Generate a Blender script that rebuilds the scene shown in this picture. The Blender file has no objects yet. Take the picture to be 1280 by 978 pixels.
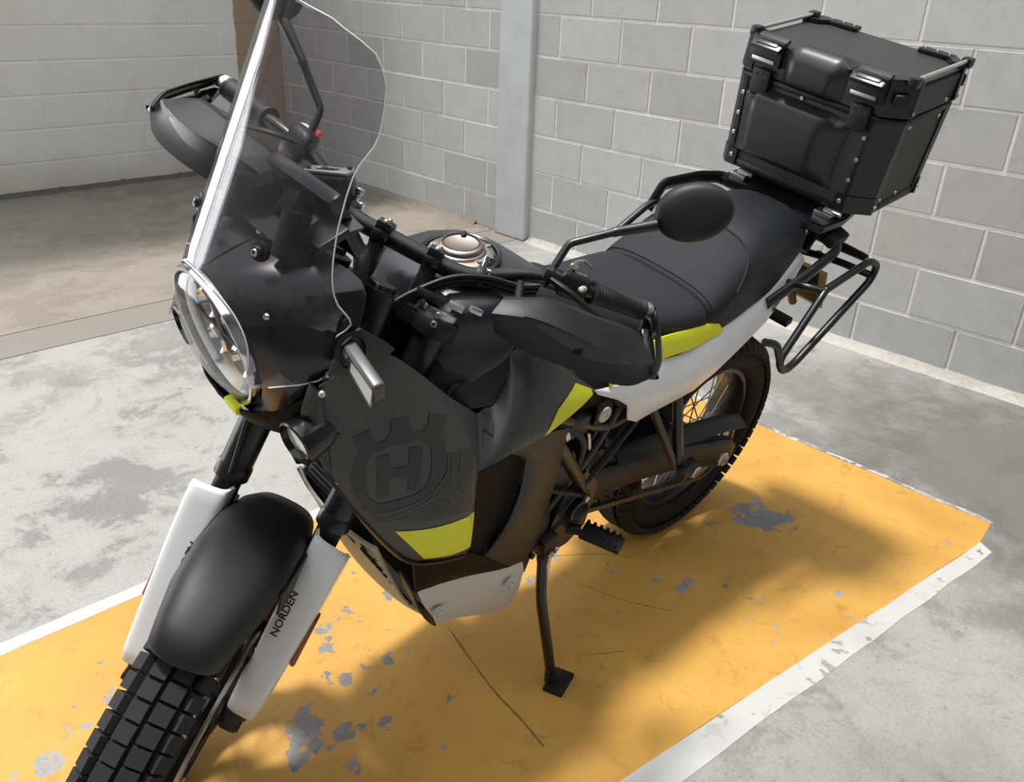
import bpy, bmesh, math, random
import numpy as np
from mathutils import Vector, Matrix
from mathutils.bvhtree import BVHTree
random.seed(7)
C = bpy.context.scene.collection
SC = bpy.context.scene
PI = math.pi

# ------------------------------------------------------------------ camera
cam_d = bpy.data.cameras.new('camera'); cam = bpy.data.objects.new('camera', cam_d); C.objects.link(cam)
cam_d.sensor_width = 36; cam_d.lens = 1045.24 * 36 / 1280; cam_d.clip_start = .05
_R = [[0.687821, 0.725034, 0.035042], [0.342962, -0.282054, -0.896004], [-0.639749, 0.628308, -0.442662]]
cam.matrix_world = Matrix(((_R[0][0], -_R[1][0], -_R[2][0], 3.4772), (_R[0][1], -_R[1][1], -_R[2][1], -3.6874),
                           (_R[0][2], -_R[1][2], -_R[2][2], 1.4933), (0, 0, 0, 1)))
SC.camera = cam
# ------------------------------------------------------------------ daylight
w = bpy.data.worlds.new('world'); SC.world = w; w.use_nodes = True
_nt = w.node_tree; _bg = _nt.nodes['Background']
_bg.inputs[0].default_value = (.88, .94, 1.0, 1); _bg.inputs[1].default_value = .35      # bright overcast sky outside the hall
sd = bpy.data.lights.new('sun', 'SUN'); sd.energy = 3.3; sd.angle = math.radians(7); sd.color = (1, .97, .93)
sun = bpy.data.objects.new('sun', sd); C.objects.link(sun)
sun.rotation_euler = Vector((.12, .09, -1.0)).to_track_quat('-Z', 'Y').to_euler()
SKY = (-1.9, 5.2, -6.6, -.2, 4.0)           # opening in the roof: x0, x1, y0, y1, height
DOOR = (-8.8, -3.4, 3.0)                     # opening in the left wall: y0, y1, height
def area(name, loc, to, sx, sy, energy, col):
    d = bpy.data.lights.new(name, 'AREA'); d.shape = 'RECTANGLE'; d.size = sx; d.size_y = sy; d.energy = energy; d.color = col
    o = bpy.data.objects.new(name, d); C.objects.link(o); o.location = loc; o.rotation_euler = Vector(to).to_track_quat('-Z', 'Y').to_euler(); return o
area('skylight_daylight', ((SKY[0] + SKY[1]) / 2, (SKY[2] + SKY[3]) / 2, SKY[4] + .12), (0, 0, -1), SKY[1] - SKY[0], SKY[3] - SKY[2], 150, (.94, .97, 1))
area('doorway_daylight', (-3.3, (DOOR[0] + DOOR[1]) / 2, DOOR[2] / 2), (1, 0, 0), DOOR[1] - DOOR[0], DOOR[2], 175, (.95, .975, 1))
SC.view_settings.view_transform = 'Standard'; SC.view_settings.look = 'None'
SC.view_settings.gamma = 1; SC.view_settings.use_curve_mapping = False
SC.view_settings.exposure = 0.45

# ------------------------------------------------------------------ materials
def srgb(r, g, b):
    f = lambda c: (c / 255 / 12.92) if c / 255 <= .04045 else ((c / 255 + .055) / 1.055) ** 2.4
    return (f(r), f(g), f(b), 1)
def mat(name, col, rough=.5, metal=0, bump=0, scale=200, var=0, coat=0, spec=.5):
    m = bpy.data.materials.new(name); m.use_nodes = True
    nt = m.node_tree; p = nt.nodes['Principled BSDF']
    p.inputs['Base Color'].default_value = col if len(col) == 4 else (*col, 1)
    p.inputs['Roughness'].default_value = rough; p.inputs['Metallic'].default_value = metal
    p.inputs['Coat Weight'].default_value = coat; p.inputs['Specular IOR Level'].default_value = spec
    tc = nt.nodes.new('ShaderNodeTexCoord')
    nz = nt.nodes.new('ShaderNodeTexNoise'); nz.inputs['Scale'].default_value = scale; nz.inputs['Detail'].default_value = 4
    nt.links.new(tc.outputs['Object'], nz.inputs['Vector'])
    if bump:
        b = nt.nodes.new('ShaderNodeBump'); b.inputs['Strength'].default_value = bump; b.inputs['Distance'].default_value = .002
        nt.links.new(nz.outputs['Fac'], b.inputs['Height']); nt.links.new(b.outputs['Normal'], p.inputs['Normal'])
    if var:
        h = nt.nodes.new('ShaderNodeHueSaturation'); h.inputs['Color'].default_value = col if len(col) == 4 else (*col, 1)
        mr = nt.nodes.new('ShaderNodeMapRange'); mr.inputs[3].default_value = 1 - var; mr.inputs[4].default_value = 1 + var
        nt.links.new(nz.outputs['Fac'], mr.inputs[0]); nt.links.new(mr.outputs[0], h.inputs['Value'])
        nt.links.new(h.outputs[0], p.inputs['Base Color'])
    return m
M = dict(
    plastic=mat('black_plastic', (.006, .0065, .008), .45, bump=.08, scale=900, spec=.38),
    satin=mat('satin_black', (.006, .0065, .008), .32),
    gloss=mat('gloss_black', (.006, .0065, .008), .22),
    cowl=mat('cowl_black', (.008, .009, .011), .24),
    matte=mat('matte_black', (.006, .007, .0085), .5, bump=.1, scale=700, spec=.38),
    dark=mat('engine_black', (.0065, .0065, .0065), .5, var=.4, scale=30, spec=.35),
    graphite=mat('graphite_paint', (.046, .049, .048), .36, metal=.35, var=.05, scale=40),
    graphite2=mat('graphite_print', (.020, .021, .022), .40, metal=.2),
    graphite3=mat('graphite_line', (.075, .078, .076), .42, metal=.3),
    bronze=mat('dark_side_cover', (.014, .012, .010), .42, spec=.4),
    tank=mat('tank_black', (.014, .016, .020), .36),
    yellow=mat('neon_yellow', srgb(222, 224, 4), .4),
    white=mat('white_plastic', srgb(226, 228, 231), .28, coat=.3),
    grey=mat('grey_guard', srgb(196, 197, 194), .5, bump=.05, scale=500),
    rubber=mat('tyre_rubber', (.010, .010, .010), .8, bump=.25, scale=400, var=.3, spec=.3),
    tread=mat('tread_rubber', (.022, .0215, .021), .85, bump=.3, scale=500, var=.35, spec=.3),
    seat=mat('seat_fabric', (.0085, .010, .014), .7, bump=.35, scale=1400, spec=.35),
    seat2=mat('seat_vinyl', (.006, .0075, .0105), .48, bump=.2, scale=900, spec=.4),
    grip=mat('grip_rubber', (.010, .010, .011), .6),
    chrome=mat('chrome', (.72, .73, .75), .12, metal=1),
    steel=mat('bare_steel', (.52, .52, .52), .35, metal=1),
    alu=mat('aluminium', (.62, .61, .59), .38, metal=.9),
    bronzecap=mat('bronze_cap', (.36, .30, .26), .38, metal=1),
    chain=mat('chain_steel', (.16, .14, .11), .45, metal=.9),
    orange=mat('orange_reflector', (.32, .055, .015), .25),
    red=mat('red_switch', (.75, .05, .03), .4),
    deep=mat('deep_black', (.004, .0042, .005), .45, spec=.06), label=mat('white_print', (.75, .77, .8), .5),
    plate=mat('plate_tan', srgb(168, 140, 92), .5),
    beige=mat('bash_plate', srgb(205, 198, 180), .5, bump=.2, scale=60),
    print=mat('black_print', (.01, .01, .01), .5),
    caseblk=mat('case_black', (.020, .0195, .019), .46, bump=.25, scale=1500, spec=.45),
    caseblk2=mat('case_pouch_black', (.013, .013, .014), .36),
    led=mat('lamp_white', (.85, .86, .88), .25),
    screen=mat('display_glass', (.02, .022, .026), .08),
)
def glass(name, tint, haze=.0, f0=.05):
    m = bpy.data.materials.new(name); m.use_nodes = True; nt = m.node_tree; nt.nodes.clear()
    N = nt.nodes.new; K = nt.links.new
    o = N('ShaderNodeOutputMaterial'); mx = N('ShaderNodeMixShader')
    t = N('ShaderNodeBsdfTransparent'); t.inputs[0].default_value = (*tint, 1)
    g = N('ShaderNodeBsdfGlossy'); g.inputs['Roughness'].default_value = .02
    lw = N('ShaderNodeLayerWeight'); lw.inputs[0].default_value = .5
    pw = N('ShaderNodeMath'); pw.operation = 'POWER'; K(lw.outputs['Facing'], pw.inputs[0]); pw.inputs[1].default_value = 5
    mu = N('ShaderNodeMath'); mu.operation = 'MULTIPLY_ADD'; K(pw.outputs[0], mu.inputs[0]); mu.inputs[1].default_value = .6; mu.inputs[2].default_value = f0
    K(mu.outputs[0], mx.inputs[0]); K(t.outputs[0], mx.inputs[1]); K(g.outputs[0], mx.inputs[2])
    last = mx
    if haze:
        d = N('ShaderNodeBsdfDiffuse'); d.inputs[0].default_value = (.6, .6, .62, 1)
        m2 = N('ShaderNodeMixShader'); m2.inputs[0].default_value = haze
        K(mx.outputs[0], m2.inputs[1]); K(d.outputs[0], m2.inputs[2]); last = m2
    K(last.outputs[0], o.inputs[0])
    return m
M['screenclear'] = glass('clear_windscreen', (.85, .835, .86), .006, .11)
M['lens'] = glass('clear_lens', (.97, .975, .98), .0)

# ---- concrete floor, paint and block materials (world position based, so that chips line up between the slab and the paint)
class NB:
    def __init__(s, name):
        s.m = bpy.data.materials.new(name); s.m.use_nodes = True; s.nt = s.m.node_tree
        s.p = s.nt.nodes['Principled BSDF']; s.geo = s.nt.nodes.new('ShaderNodeNewGeometry'); s.pos = s.geo.outputs['Position']
    def n(s, t, **k):
        nd = s.nt.nodes.new(t)
        for a, b in k.items():
            if isinstance(a, str) and hasattr(nd, a): setattr(nd, a, b)
        return nd
    def link(s, a, b): s.nt.links.new(a, b)
    def noise(s, scale, detail=5, rough=.55, dist=0, vec=None, off=None):
        nd = s.n('ShaderNodeTexNoise'); nd.inputs['Scale'].default_value = scale; nd.inputs['Detail'].default_value = detail
        nd.inputs['Roughness'].default_value = rough; nd.inputs['Distortion'].default_value = dist
        v = vec or s.pos
        if off:
            a = s.n('ShaderNodeVectorMath'); a.operation = 'ADD'; s.link(v, a.inputs[0]); a.inputs[1].default_value = off; v = a.outputs[0]
        s.link(v, nd.inputs['Vector']); return nd.outputs['Fac']
    def ramp(s, v, stops, col=False):
        r = s.n('ShaderNodeValToRGB'); e = r.color_ramp.elements
        while len(e) < len(stops): e.new(.5)
        for el, (pos, c) in zip(e, stops):
            el.position = pos; el.color = c if col else (c, c, c, 1)
        s.link(v, r.inputs[0]); return r.outputs[0]
    def mix(s, f, a, b, mode='MIX'):
        x = s.n('ShaderNodeMix'); x.data_type = 'RGBA'; x.blend_type = mode
        if isinstance(f, (int, float)): x.inputs[0].default_value = f
        else: s.link(f, x.inputs[0])
        for i, v in ((6, a), (7, b)):
            if isinstance(v, tuple): x.inputs[i].default_value = v
            else: s.link(v, x.inputs[i])
        return x.outputs[2]
    def math(s, op, a, b=None):
        x = s.n('ShaderNodeMath'); x.operation = op; x.use_clamp = op in ('MULTIPLY', 'ADD') and False
        for i, v in ((0, a), (1, b)):
            if v is None: continue
            if isinstance(v, (int, float)): x.inputs[i].default_value = v
            else: s.link(v, x.inputs[i])
        return x.outputs[0]
    def bump(s, h, st=.4, d=.004):
        b = s.n('ShaderNodeBump'); b.inputs['Strength'].default_value = st; b.inputs['Distance'].default_value = d
        s.link(h, b.inputs['Height']); s.link(b.outputs[0], s.p.inputs['Normal'])

def concrete_color(s, lo, hi, stain, stains=()):
    mid_ = tuple((a + b) / 2 for a, b in zip(lo, hi))
    big = s.mix(s.ramp(s.noise(1.2, 6, .6, .2), [(.38, 0), (.62, 1)]), lo, mid_)
    v = s.math('ADD', s.math('MULTIPLY', s.noise(4.2, 12, .74, .35), .72), s.math('MULTIPLY', s.noise(1.2, 4, .5, off=(4, 2, 0)), .40))
    c = s.mix(s.ramp(v, [(.515, 0), (.56, .8), (.62, 1)]), big, hi)
    fl = s.ramp(s.noise(26, 8, .72, .3, off=(9, 1, 0)), [(.335, (.62, .60, .58, 1)), (.385, (1, 1, 1, 1))], True)
    c = s.mix(.75, c, s.mix(1, c, fl, 'MULTIPLY'))
    sp = s.ramp(s.noise(110, 5, .75), [(.33, (.72, .71, .70, 1)), (.47, (1, 1, 1, 1)), (.62, (1.05, 1.05, 1.05, 1))], True)
    c = s.mix(1, c, sp, 'MULTIPLY')
    st = s.ramp(s.noise(2.2, 7, .7, 1.0, off=(7, 3, 0)), [(.56, 0), (.70, 1)])
    c = s.mix(s.math('MULTIPLY', st, .5), c, stain)
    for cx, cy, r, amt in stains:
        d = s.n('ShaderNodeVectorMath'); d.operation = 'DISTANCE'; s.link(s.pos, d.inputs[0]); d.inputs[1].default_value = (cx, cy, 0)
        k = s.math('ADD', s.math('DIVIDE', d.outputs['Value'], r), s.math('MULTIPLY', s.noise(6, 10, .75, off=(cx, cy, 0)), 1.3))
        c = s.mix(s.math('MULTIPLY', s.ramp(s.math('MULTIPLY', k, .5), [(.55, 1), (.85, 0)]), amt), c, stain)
    return c
def concrete(name, lo, hi, stain, stains=()):
    s = NB(name); c = concrete_color(s, lo, hi, stain, stains)
    s.link(c, s.p.inputs['Base Color']); s.p.inputs['Roughness'].default_value = .82
    s.bump(s.noise(60, 6, .7), .35, .003); return s.m
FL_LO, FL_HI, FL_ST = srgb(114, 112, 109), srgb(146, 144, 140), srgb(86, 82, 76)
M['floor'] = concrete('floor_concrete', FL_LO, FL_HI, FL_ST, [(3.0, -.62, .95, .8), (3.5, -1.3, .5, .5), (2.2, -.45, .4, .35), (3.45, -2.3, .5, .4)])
M['floor2'] = concrete('floor_concrete_dirty', srgb(112, 105, 95), srgb(128, 121, 110), srgb(96, 89, 80))
M['groove'] = mat('joint_dirt', (.05, .045, .04), .9)
def paint(name, col, col2, amount, spots_at=()):
    s = NB(name); base = concrete_color(s, srgb(108, 106, 104), srgb(140, 138, 136), srgb(90, 88, 86))
    pc = s.mix(s.ramp(s.noise(2.6, 6, .6, .4), [(.35, 0), (.68, 1)]), col, col2)
    dirt = s.ramp(s.noise(16, 8, .72, .8, off=(3, 8, 0)), [(.28, (.62, .56, .48, 1)), (.44, (1, 1, 1, 1))], True)
    pc = s.mix(.8, pc, s.mix(1, pc, dirt, 'MULTIPLY'))
    spots = s.ramp(s.noise(150, 3, .6), [(.24, (.35, .3, .25, 1)), (.30, (1, 1, 1, 1))], True)
    pc = s.mix(1, pc, spots, 'MULTIPLY')
    # chips: blotchy patches of bare concrete
    a = s.noise(15, 6, .6, .2, off=(1.7, 4.1, 0)); b = s.noise(1.6, 3, .5, off=(5, 1, 0))
    v = s.math('ADD', a, s.math('MULTIPLY', b, .45))
    for cx, cy, r, amp in spots_at:
        d = s.n('ShaderNodeVectorMath'); d.operation = 'DISTANCE'; s.link(s.pos, d.inputs[0]); d.inputs[1].default_value = (cx, cy, 0)
        mr = s.n('ShaderNodeMapRange'); s.link(d.outputs['Value'], mr.inputs[0]); mr.inputs[1].default_value = r * .3; mr.inputs[2].default_value = r; mr.inputs[3].default_value = amp; mr.inputs[4].default_value = 0
        v = s.math('ADD', v, mr.outputs[0])
    chip = s.ramp(v, [(amount, 0), (amount + .02, 1)])
    c = s.mix(chip, pc, base)
    s.link(c, s.p.inputs['Base Color']); s.p.inputs['Roughness'].default_value = .6
    s.bump(s.math('SUBTRACT', s.noise(45, 5, .6), s.math('MULTIPLY', chip, .8)), .3, .002); return s.m
WORN = [(2.222, -3.077, .075, .15), (2.303, -3.045, .06, .15), (2.319, -3.12, .07, .14), (2.032, -2.90, .09, .13), (2.18, -2.93, .06, .12), (2.146, -2.85, .06, .13), (2.46, -1.62, .11, .17), (2.49, -1.52, .12, .16), (2.545, -1.585, .09, .14),
        (2.38, -1.52, .20, .07), (1.96, -3.556, .08, .15), (1.967, -3.49, .06, .13), (1.92, -3.42, .10, .10), (2.495, -2.04, .05, .13), (2.25, -2.98, .28, .04), (1.75, -3.3, .3, .03)]
M['ypaint'] = paint('yellow_floor_paint', srgb(190, 145, 64), srgb(172, 127, 52), .90, WORN)
M['wpaint'] = paint('white_floor_paint', srgb(180, 179, 176), srgb(168, 167, 164), .87)

def block_mat(name, c0, c1, warm):
    s = NB(name); oi = s.n('ShaderNodeObjectInfo')
    c = s.mix(oi.outputs['Random'], c0, c1)
    c = s.mix(s.ramp(s.noise(1.1, 3, .5), [(.4, 0), (.65, .55)]), c, warm)
    tex = s.ramp(s.noise(9, 12, .82), [(.3, (.84, .84, .835, 1)), (.5, (.98, .98, .975, 1)), (.7, (1.06, 1.06, 1.05, 1))], True)
    c = s.mix(1, c, tex, 'MULTIPLY')
    s.link(c, s.p.inputs['Base Color']); s.p.inputs['Roughness'].default_value = .9
    s.bump(s.noise(110, 6, .75), .35, .0025); return s.m
M['block'] = block_mat('grey_block', srgb(166, 165, 163), srgb(186, 186, 185), srgb(176, 174, 168))
M['mortar'] = block_mat('pale_mortar', srgb(214, 211, 206), srgb(214, 211, 206), srgb(206, 202, 196))
def leftwall_mat(name, dirtc):
    s = NB(name); sx = s.n('ShaderNodeSeparateXYZ'); s.link(s.pos, sx.inputs[0])
    c = s.mix(s.ramp(s.noise(1.2, 5, .6), [(.35, 0), (.7, 1)]), srgb(214, 212, 206), srgb(200, 197, 190))
    streak = s.noise(6, 6, .7, .3); c = s.mix(s.ramp(streak, [(.56, 0), (.75, .4)]), c, srgb(184, 178, 167))
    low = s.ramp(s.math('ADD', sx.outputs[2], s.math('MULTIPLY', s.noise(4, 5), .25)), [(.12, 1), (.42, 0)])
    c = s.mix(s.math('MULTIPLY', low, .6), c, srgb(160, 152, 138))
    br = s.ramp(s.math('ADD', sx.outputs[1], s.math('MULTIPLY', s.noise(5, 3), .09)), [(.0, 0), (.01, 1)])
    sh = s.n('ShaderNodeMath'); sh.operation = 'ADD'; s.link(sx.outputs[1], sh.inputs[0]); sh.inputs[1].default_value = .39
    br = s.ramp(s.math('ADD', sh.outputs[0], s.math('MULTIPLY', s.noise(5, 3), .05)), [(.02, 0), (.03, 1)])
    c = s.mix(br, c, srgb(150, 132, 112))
    s.link(c, s.p.inputs['Base Color']); s.p.inputs['Roughness'].default_value = .75
    s.bump(s.noise(40, 5, .6), .25, .003); return s.m
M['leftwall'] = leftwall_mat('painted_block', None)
def pillar_mat():
    s = NB('pillar_paint')
    c = s.mix(s.ramp(s.noise(5, 6, .65), [(.4, 0), (.7, 1)]), srgb(190, 194, 193), srgb(176, 180, 179))
    s.link(c, s.p.inputs['Base Color']); s.p.inputs['Roughness'].default_value = .6
    s.bump(s.noise(25, 5), .15, .004); return s.m
M['pillar'] = pillar_mat()

# ------------------------------------------------------------------ mesh helpers
def obj(name, bm, m, parent=None, smooth=True, sharp=40, mats=None):
    bmesh.ops.recalc_face_normals(bm, faces=bm.faces)
    me = bpy.data.meshes.new(name); bm.to_mesh(me); bm.free()
    return link(name, me, m, parent, smooth, sharp)
def link(name, me, m, parent=None, smooth=True, sharp=40):
    if m: me.materials.append(m if not isinstance(m, str) else M[m])
    if smooth:
        me.polygons.foreach_set('use_smooth', [True] * len(me.polygons))
        me.set_sharp_from_angle(angle=math.radians(sharp))
    o = bpy.data.objects.new(name, me); C.objects.link(o)
    if parent: o.parent = parent
    return o
def tag(o, label=None, cat=None, group=None, kind=None):
    if label: o['label'] = label
    if cat: o['category'] = cat
    if group: o['group'] = group
    if kind: o['kind'] = kind
    return o
def B(): return bmesh.new()
def frame_z(d, up=Vector((0, 0, 1))):
    z = Vector(d).normalized(); x = up.cross(z)
    if x.length < 1e-4: x = Vector((1, 0, 0)).cross(z)
    x.normalize(); y = z.cross(x)
    return Matrix((x, y, z)).transposed()
def box(bm, c, s, rot=None, bev=0, seg=1, taper=None):
    vs = []
    for x in (-1, 1):
        for y in (-1, 1):
            for z in (-1, 1):
                p = Vector((x * s[0] / 2, y * s[1] / 2, z * s[2] / 2))
                if taper and z > 0: p.x *= taper; p.y *= taper
                if rot: p = rot @ p
                vs.append(bm.verts.new(p + Vector(c)))
    F = [(0, 1, 3, 2), (4, 6, 7, 5), (0, 4, 5, 1), (2, 3, 7, 6), (0, 2, 6, 4), (1, 5, 7, 3)]
    fs = [bm.faces.new([vs[i] for i in f]) for f in F]
    if bev:
        es = list({e for f in fs for e in f.edges})
        bmesh.ops.bevel(bm, geom=es, offset=bev, segments=seg, affect='EDGES', profile=.6)
    return bm
def catmull(pts, n=6, closed=False):
    P = [Vector(p) for p in pts]; out = []
    N = len(P); rng = range(N if closed else N - 1)
    for i in rng:
        a = P[(i - 1) % N] if closed or i > 0 else P[i] * 2 - P[i + 1]
        b_ = P[i]; c = P[(i + 1) % N]; d = P[(i + 2) % N] if closed or i + 2 < N else P[i + 1] * 2 - P[i]
        for k in range(n):
            t = k / n
            out.append(.5 * ((2 * b_) + (c - a) * t + (2 * a - 5 * b_ + 4 * c - d) * t * t + (3 * b_ - a - 3 * c + d) * t ** 3))
    if not closed: out.append(P[-1])
    return out
def rounded(pts, r, n=4, closed=False):
    """polyline with its corners rounded"""
    P = [Vector(p) for p in pts]; out = []; N = len(P)
    for i in range(N):
        if not closed and i in (0, N - 1): out.append(P[i]); continue
        a, b_, c = P[i - 1], P[i], P[(i + 1) % N]
        da, dc = (a - b_), (c - b_); k = min(r, da.length * .45, dc.length * .45)
        p0 = b_ + da.normalized() * k; p1 = b_ + dc.normalized() * k
        for j in range(n + 1):
            t = j / n; out.append(p0 * (1 - t) ** 2 + b_ * 2 * t * (1 - t) + p1 * t * t)
    return out
def tube(bm, pts, r, seg=10, closed=False, cap=True, flat=None):
    P = [Vector(p) for p in pts]; N = len(P); R_ = r if callable(r) else (lambda t: r)
    T = []
    for i in range(N):
        a = P[i - 1] if (closed or i > 0) else P[i]; c = P[(i + 1) % N] if (closed or i < N - 1) else P[i]
        T.append((c - a).normalized())
    u = T[0].orthogonal().normalized(); rings = []
    if flat is not None:
        f = Vector(flat); u = (f - T[0] * f.dot(T[0])).normalized()
    for i in range(N):
        if i: u = (u - T[i] * u.dot(T[i])).normalized()
        v = T[i].cross(u); rr = R_(i / max(1, N - 1))
        ra, rb = rr if isinstance(rr, tuple) else (rr, rr)
        rings.append([bm.verts.new(P[i] + u * (ra * math.cos(2 * PI * k / seg)) + v * (rb * math.sin(2 * PI * k / seg))) for k in range(seg)])
    for i in range(N if closed else N - 1):
        a, c = rings[i], rings[(i + 1) % N]
        for k in range(seg): bm.faces.new((a[k], a[(k + 1) % seg], c[(k + 1) % seg], c[k]))
    if cap and not closed: bm.faces.new(rings[0][::-1]); bm.faces.new(rings[-1])
    return bm
def lathe(bm, prof, c=(0, 0, 0), axis=(0, 0, 1), seg=32, closed=False, up=Vector((0, 0, 1)), squash=1.0):
    """prof: list of (radius, height along axis)"""
    Fm = frame_z(axis, up); c = Vector(c); rings = []
    for r, h in prof:
        if r < 1e-6: rings.append([bm.verts.new(c + Fm @ Vector((0, 0, h)))]); continue
        rings.append([bm.verts.new(c + Fm @ Vector((r * math.cos(2 * PI * k / seg), r * squash * math.sin(2 * PI * k / seg), h))) for k in range(seg)])
    for i in range(len(rings) if closed else len(rings) - 1):
        a, b_ = rings[i], rings[(i + 1) % len(rings)]
        for k in range(seg):
            k2 = (k + 1) % seg
            if len(a) == 1 and len(b_) == 1: continue
            if len(a) == 1: bm.faces.new((a[0], b_[k], b_[k2]))
            elif len(b_) == 1: bm.faces.new((a[k], a[k2], b_[0]))
            else: bm.faces.new((a[k], a[k2], b_[k2], b_[k]))
    if not closed:
        if len(rings[0]) > 1: bm.faces.new(rings[0][::-1])
        if len(rings[-1]) > 1: bm.faces.new(rings[-1])
    return bm
def cyl(bm, a, b_, r, seg=14, r2=None):
    a, b_ = Vector(a), Vector(b_); L = (b_ - a).length
    return lathe(bm, [(r, 0), (r if r2 is None else r2, L)], a, b_ - a, seg)
def bolt(bm, c, n, r=.006, h=.004):
    return lathe(bm, [(r, 0), (r, h * .6), (r * .75, h), (r * .4, h), (r * .35, h * .5), (0, h * .5)], c, n, 10)
def grid(bm, G, wrap=False):
    V = [[bm.verts.new(p) for p in row] for row in G]
    for i in range(len(V) - 1):
        n = len(V[i])
        for j in range(n if wrap else n - 1):
            j2 = (j + 1) % n
            try: bm.faces.new((V[i][j], V[i][j2], V[i + 1][j2], V[i + 1][j]))
            except ValueError: pass
    return V
def thicken(bm, t):
    bmesh.ops.recalc_face_normals(bm, faces=bm.faces)
    bmesh.ops.solidify(bm, geom=list(bm.faces), thickness=t); return bm
def resample(pts, n, smooth=True):
    P = [Vector(p) for p in (catmull(pts, 8) if smooth and len(pts) > 2 else pts)]
    d = [0]
    for a, c in zip(P, P[1:]): d.append(d[-1] + (c - a).length)
    out = []; k = 0
    for i in range(n):
        s = d[-1] * i / (n - 1)
        while k < len(P) - 2 and d[k + 1] < s: k += 1
        t = (s - d[k]) / max(1e-9, d[k + 1] - d[k]); out.append(P[k].lerp(P[k + 1], min(1, t)))
    return out
def coons(top, bot, left, right, nu=16, nv=10, bulge=(0, 0, 0), smooth=True):
    """top,bot run left->right; left,right run top->bottom"""
    T, Bt = resample(top, nu, smooth), resample(bot, nu, smooth); L, R_ = resample(left, nv, smooth), resample(right, nv, smooth)
    bl = Vector(bulge); G = []
    for j in range(nv):
        v = j / (nv - 1); row = []
        for i in range(nu):
            u = i / (nu - 1)
            p = T[i] * (1 - v) + Bt[i] * v + L[j] * (1 - u) + R_[j] * u - (T[0] * (1 - u) * (1 - v) + T[-1] * u * (1 - v) + Bt[0] * (1 - u) * v + Bt[-1] * u * v)
            row.append(p + bl * (16 * u * (1 - u) * v * (1 - v)) ** .6)
        G.append(row)
    return G
def strip(a, c, nu=16, nv=8, bulge=(0, 0, 0), smooth=True, pw=.8):
    A, D = resample(a, nu, smooth), resample(c, nu, smooth); bl = Vector(bulge)
    return [[A[i].lerp(D[i], j / (nv - 1)) + bl * (4 * (j / (nv - 1)) * (1 - j / (nv - 1))) ** pw for i in range(nu)] for j in range(nv)]
def mir(G): return [[Vector((p.x, -p.y, p.z)) for p in row] for row in G]
def my(p): return (p[0], -p[1], p[2])
def panel(name, G, m, parent, t=.004, wrap=False):
    bm = B(); grid(bm, G, wrap); thicken(bm, t)
    return obj(name, bm, m, parent, sharp=50)
def text_bm(txt, size, ext=.0006):
    cu = bpy.data.curves.new('t', 'FONT'); cu.body = txt; cu.size = size; cu.extrude = ext; cu.offset = size * .025; cu.align_x = 'CENTER'; cu.align_y = 'CENTER'; cu.resolution_u = 3
    o = bpy.data.objects.new('t', cu); C.objects.link(o); dg = bpy.context.evaluated_depsgraph_get()
    me = bpy.data.meshes.new_from_object(o.evaluated_get(dg)); bpy.data.objects.remove(o); bpy.data.curves.remove(cu)
    bm = B(); bm.from_mesh(me); bpy.data.meshes.remove(me); return bm
def place(bm, c, xdir, n, sx=1, shear=0):
    x = Vector(xdir).normalized(); z = Vector(n); z = (z - x * z.dot(x)).normalized(); y = z.cross(x)
    Mx = Matrix((x, y, z)).transposed()
    for v in bm.verts:
        p = v.co.copy(); p.x = p.x * sx + shear * p.y; v.co = Mx @ p + Vector(c)
    return bm

def project(bm, tree, d, lift=.0006):
    """lay a flat print onto a curved surface along direction d"""
    d = Vector(d).normalized(); zs = [v.co.dot(d) for v in bm.verts]; z0 = min(zs)
    for v, z in zip(bm.verts, zs):
        h = tree.ray_cast(v.co - d * .08, d)
        if h[0] is not None: v.co = h[0] - d * (lift + (.0003 if z - z0 < 1e-5 else 0))
    return bm
def tree_of(o):
    b_ = B(); b_.from_mesh(o.data); t = BVHTree.FromBMesh(b_); b_.free(); return t
def refine(bm, n=2):
    bmesh.ops.triangulate(bm, faces=bm.faces); bmesh.ops.subdivide_edges(bm, edges=bm.edges, cuts=1) if n > 1 else None
    return bm

# ------------------------------------------------------------------ the setting
def flat(name, poly, z0, z1, m, parent=None, kind=None, bev=0):
    bm = B(); a = [bm.verts.new((x, y, z1)) for x, y in poly]; b_ = [bm.verts.new((x, y, z0)) for x, y in poly]
    bm.faces.new(a); bm.faces.new(b_[::-1])
    for i in range(len(a)): bm.faces.new((a[i], b_[i], b_[(i + 1) % len(a)], a[(i + 1) % len(a)]))
    o = obj(name, bm, m, parent, smooth=False)
    if kind: o['kind'] = kind
    return o
floor = flat('floor', [(-9, -9), (7.7, -9), (7.7, .2), (-9, .2)], -.2, -.012, 'groove', kind='structure')
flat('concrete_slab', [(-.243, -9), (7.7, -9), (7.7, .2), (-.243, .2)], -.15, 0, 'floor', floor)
flat('concrete_slab', [(-.512, -9), (-.250, -9), (-.250, .2), (-.512, .2)], -.15, 0, mat('floor_strip', srgb(118, 113, 107), .85, bump=.3, scale=40, var=.12), floor)
tag(flat('concrete_slab', [(-9, -9), (-.519, -9), (-.519, .2), (-9, .2)], -.15, 0, 'floor2', floor), 'browner dirty concrete slab')
M['wornpaint'] = paint('worn_white_paint', srgb(176, 174, 168), srgb(164, 161, 154), .70)
def wobble(pts, amp=.004, step=.12):
    out = []
    for (x0, y0), (x1, y1) in zip(pts, pts[1:] + pts[:1]):
        n = max(1, int(math.hypot(x1 - x0, y1 - y0) / step))
        for i in range(n):
            t = i / n; out.append((x0 + (x1 - x0) * t + random.uniform(-amp, amp), y0 + (y1 - y0) * t + random.uniform(-amp, amp)))
    return out
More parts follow.
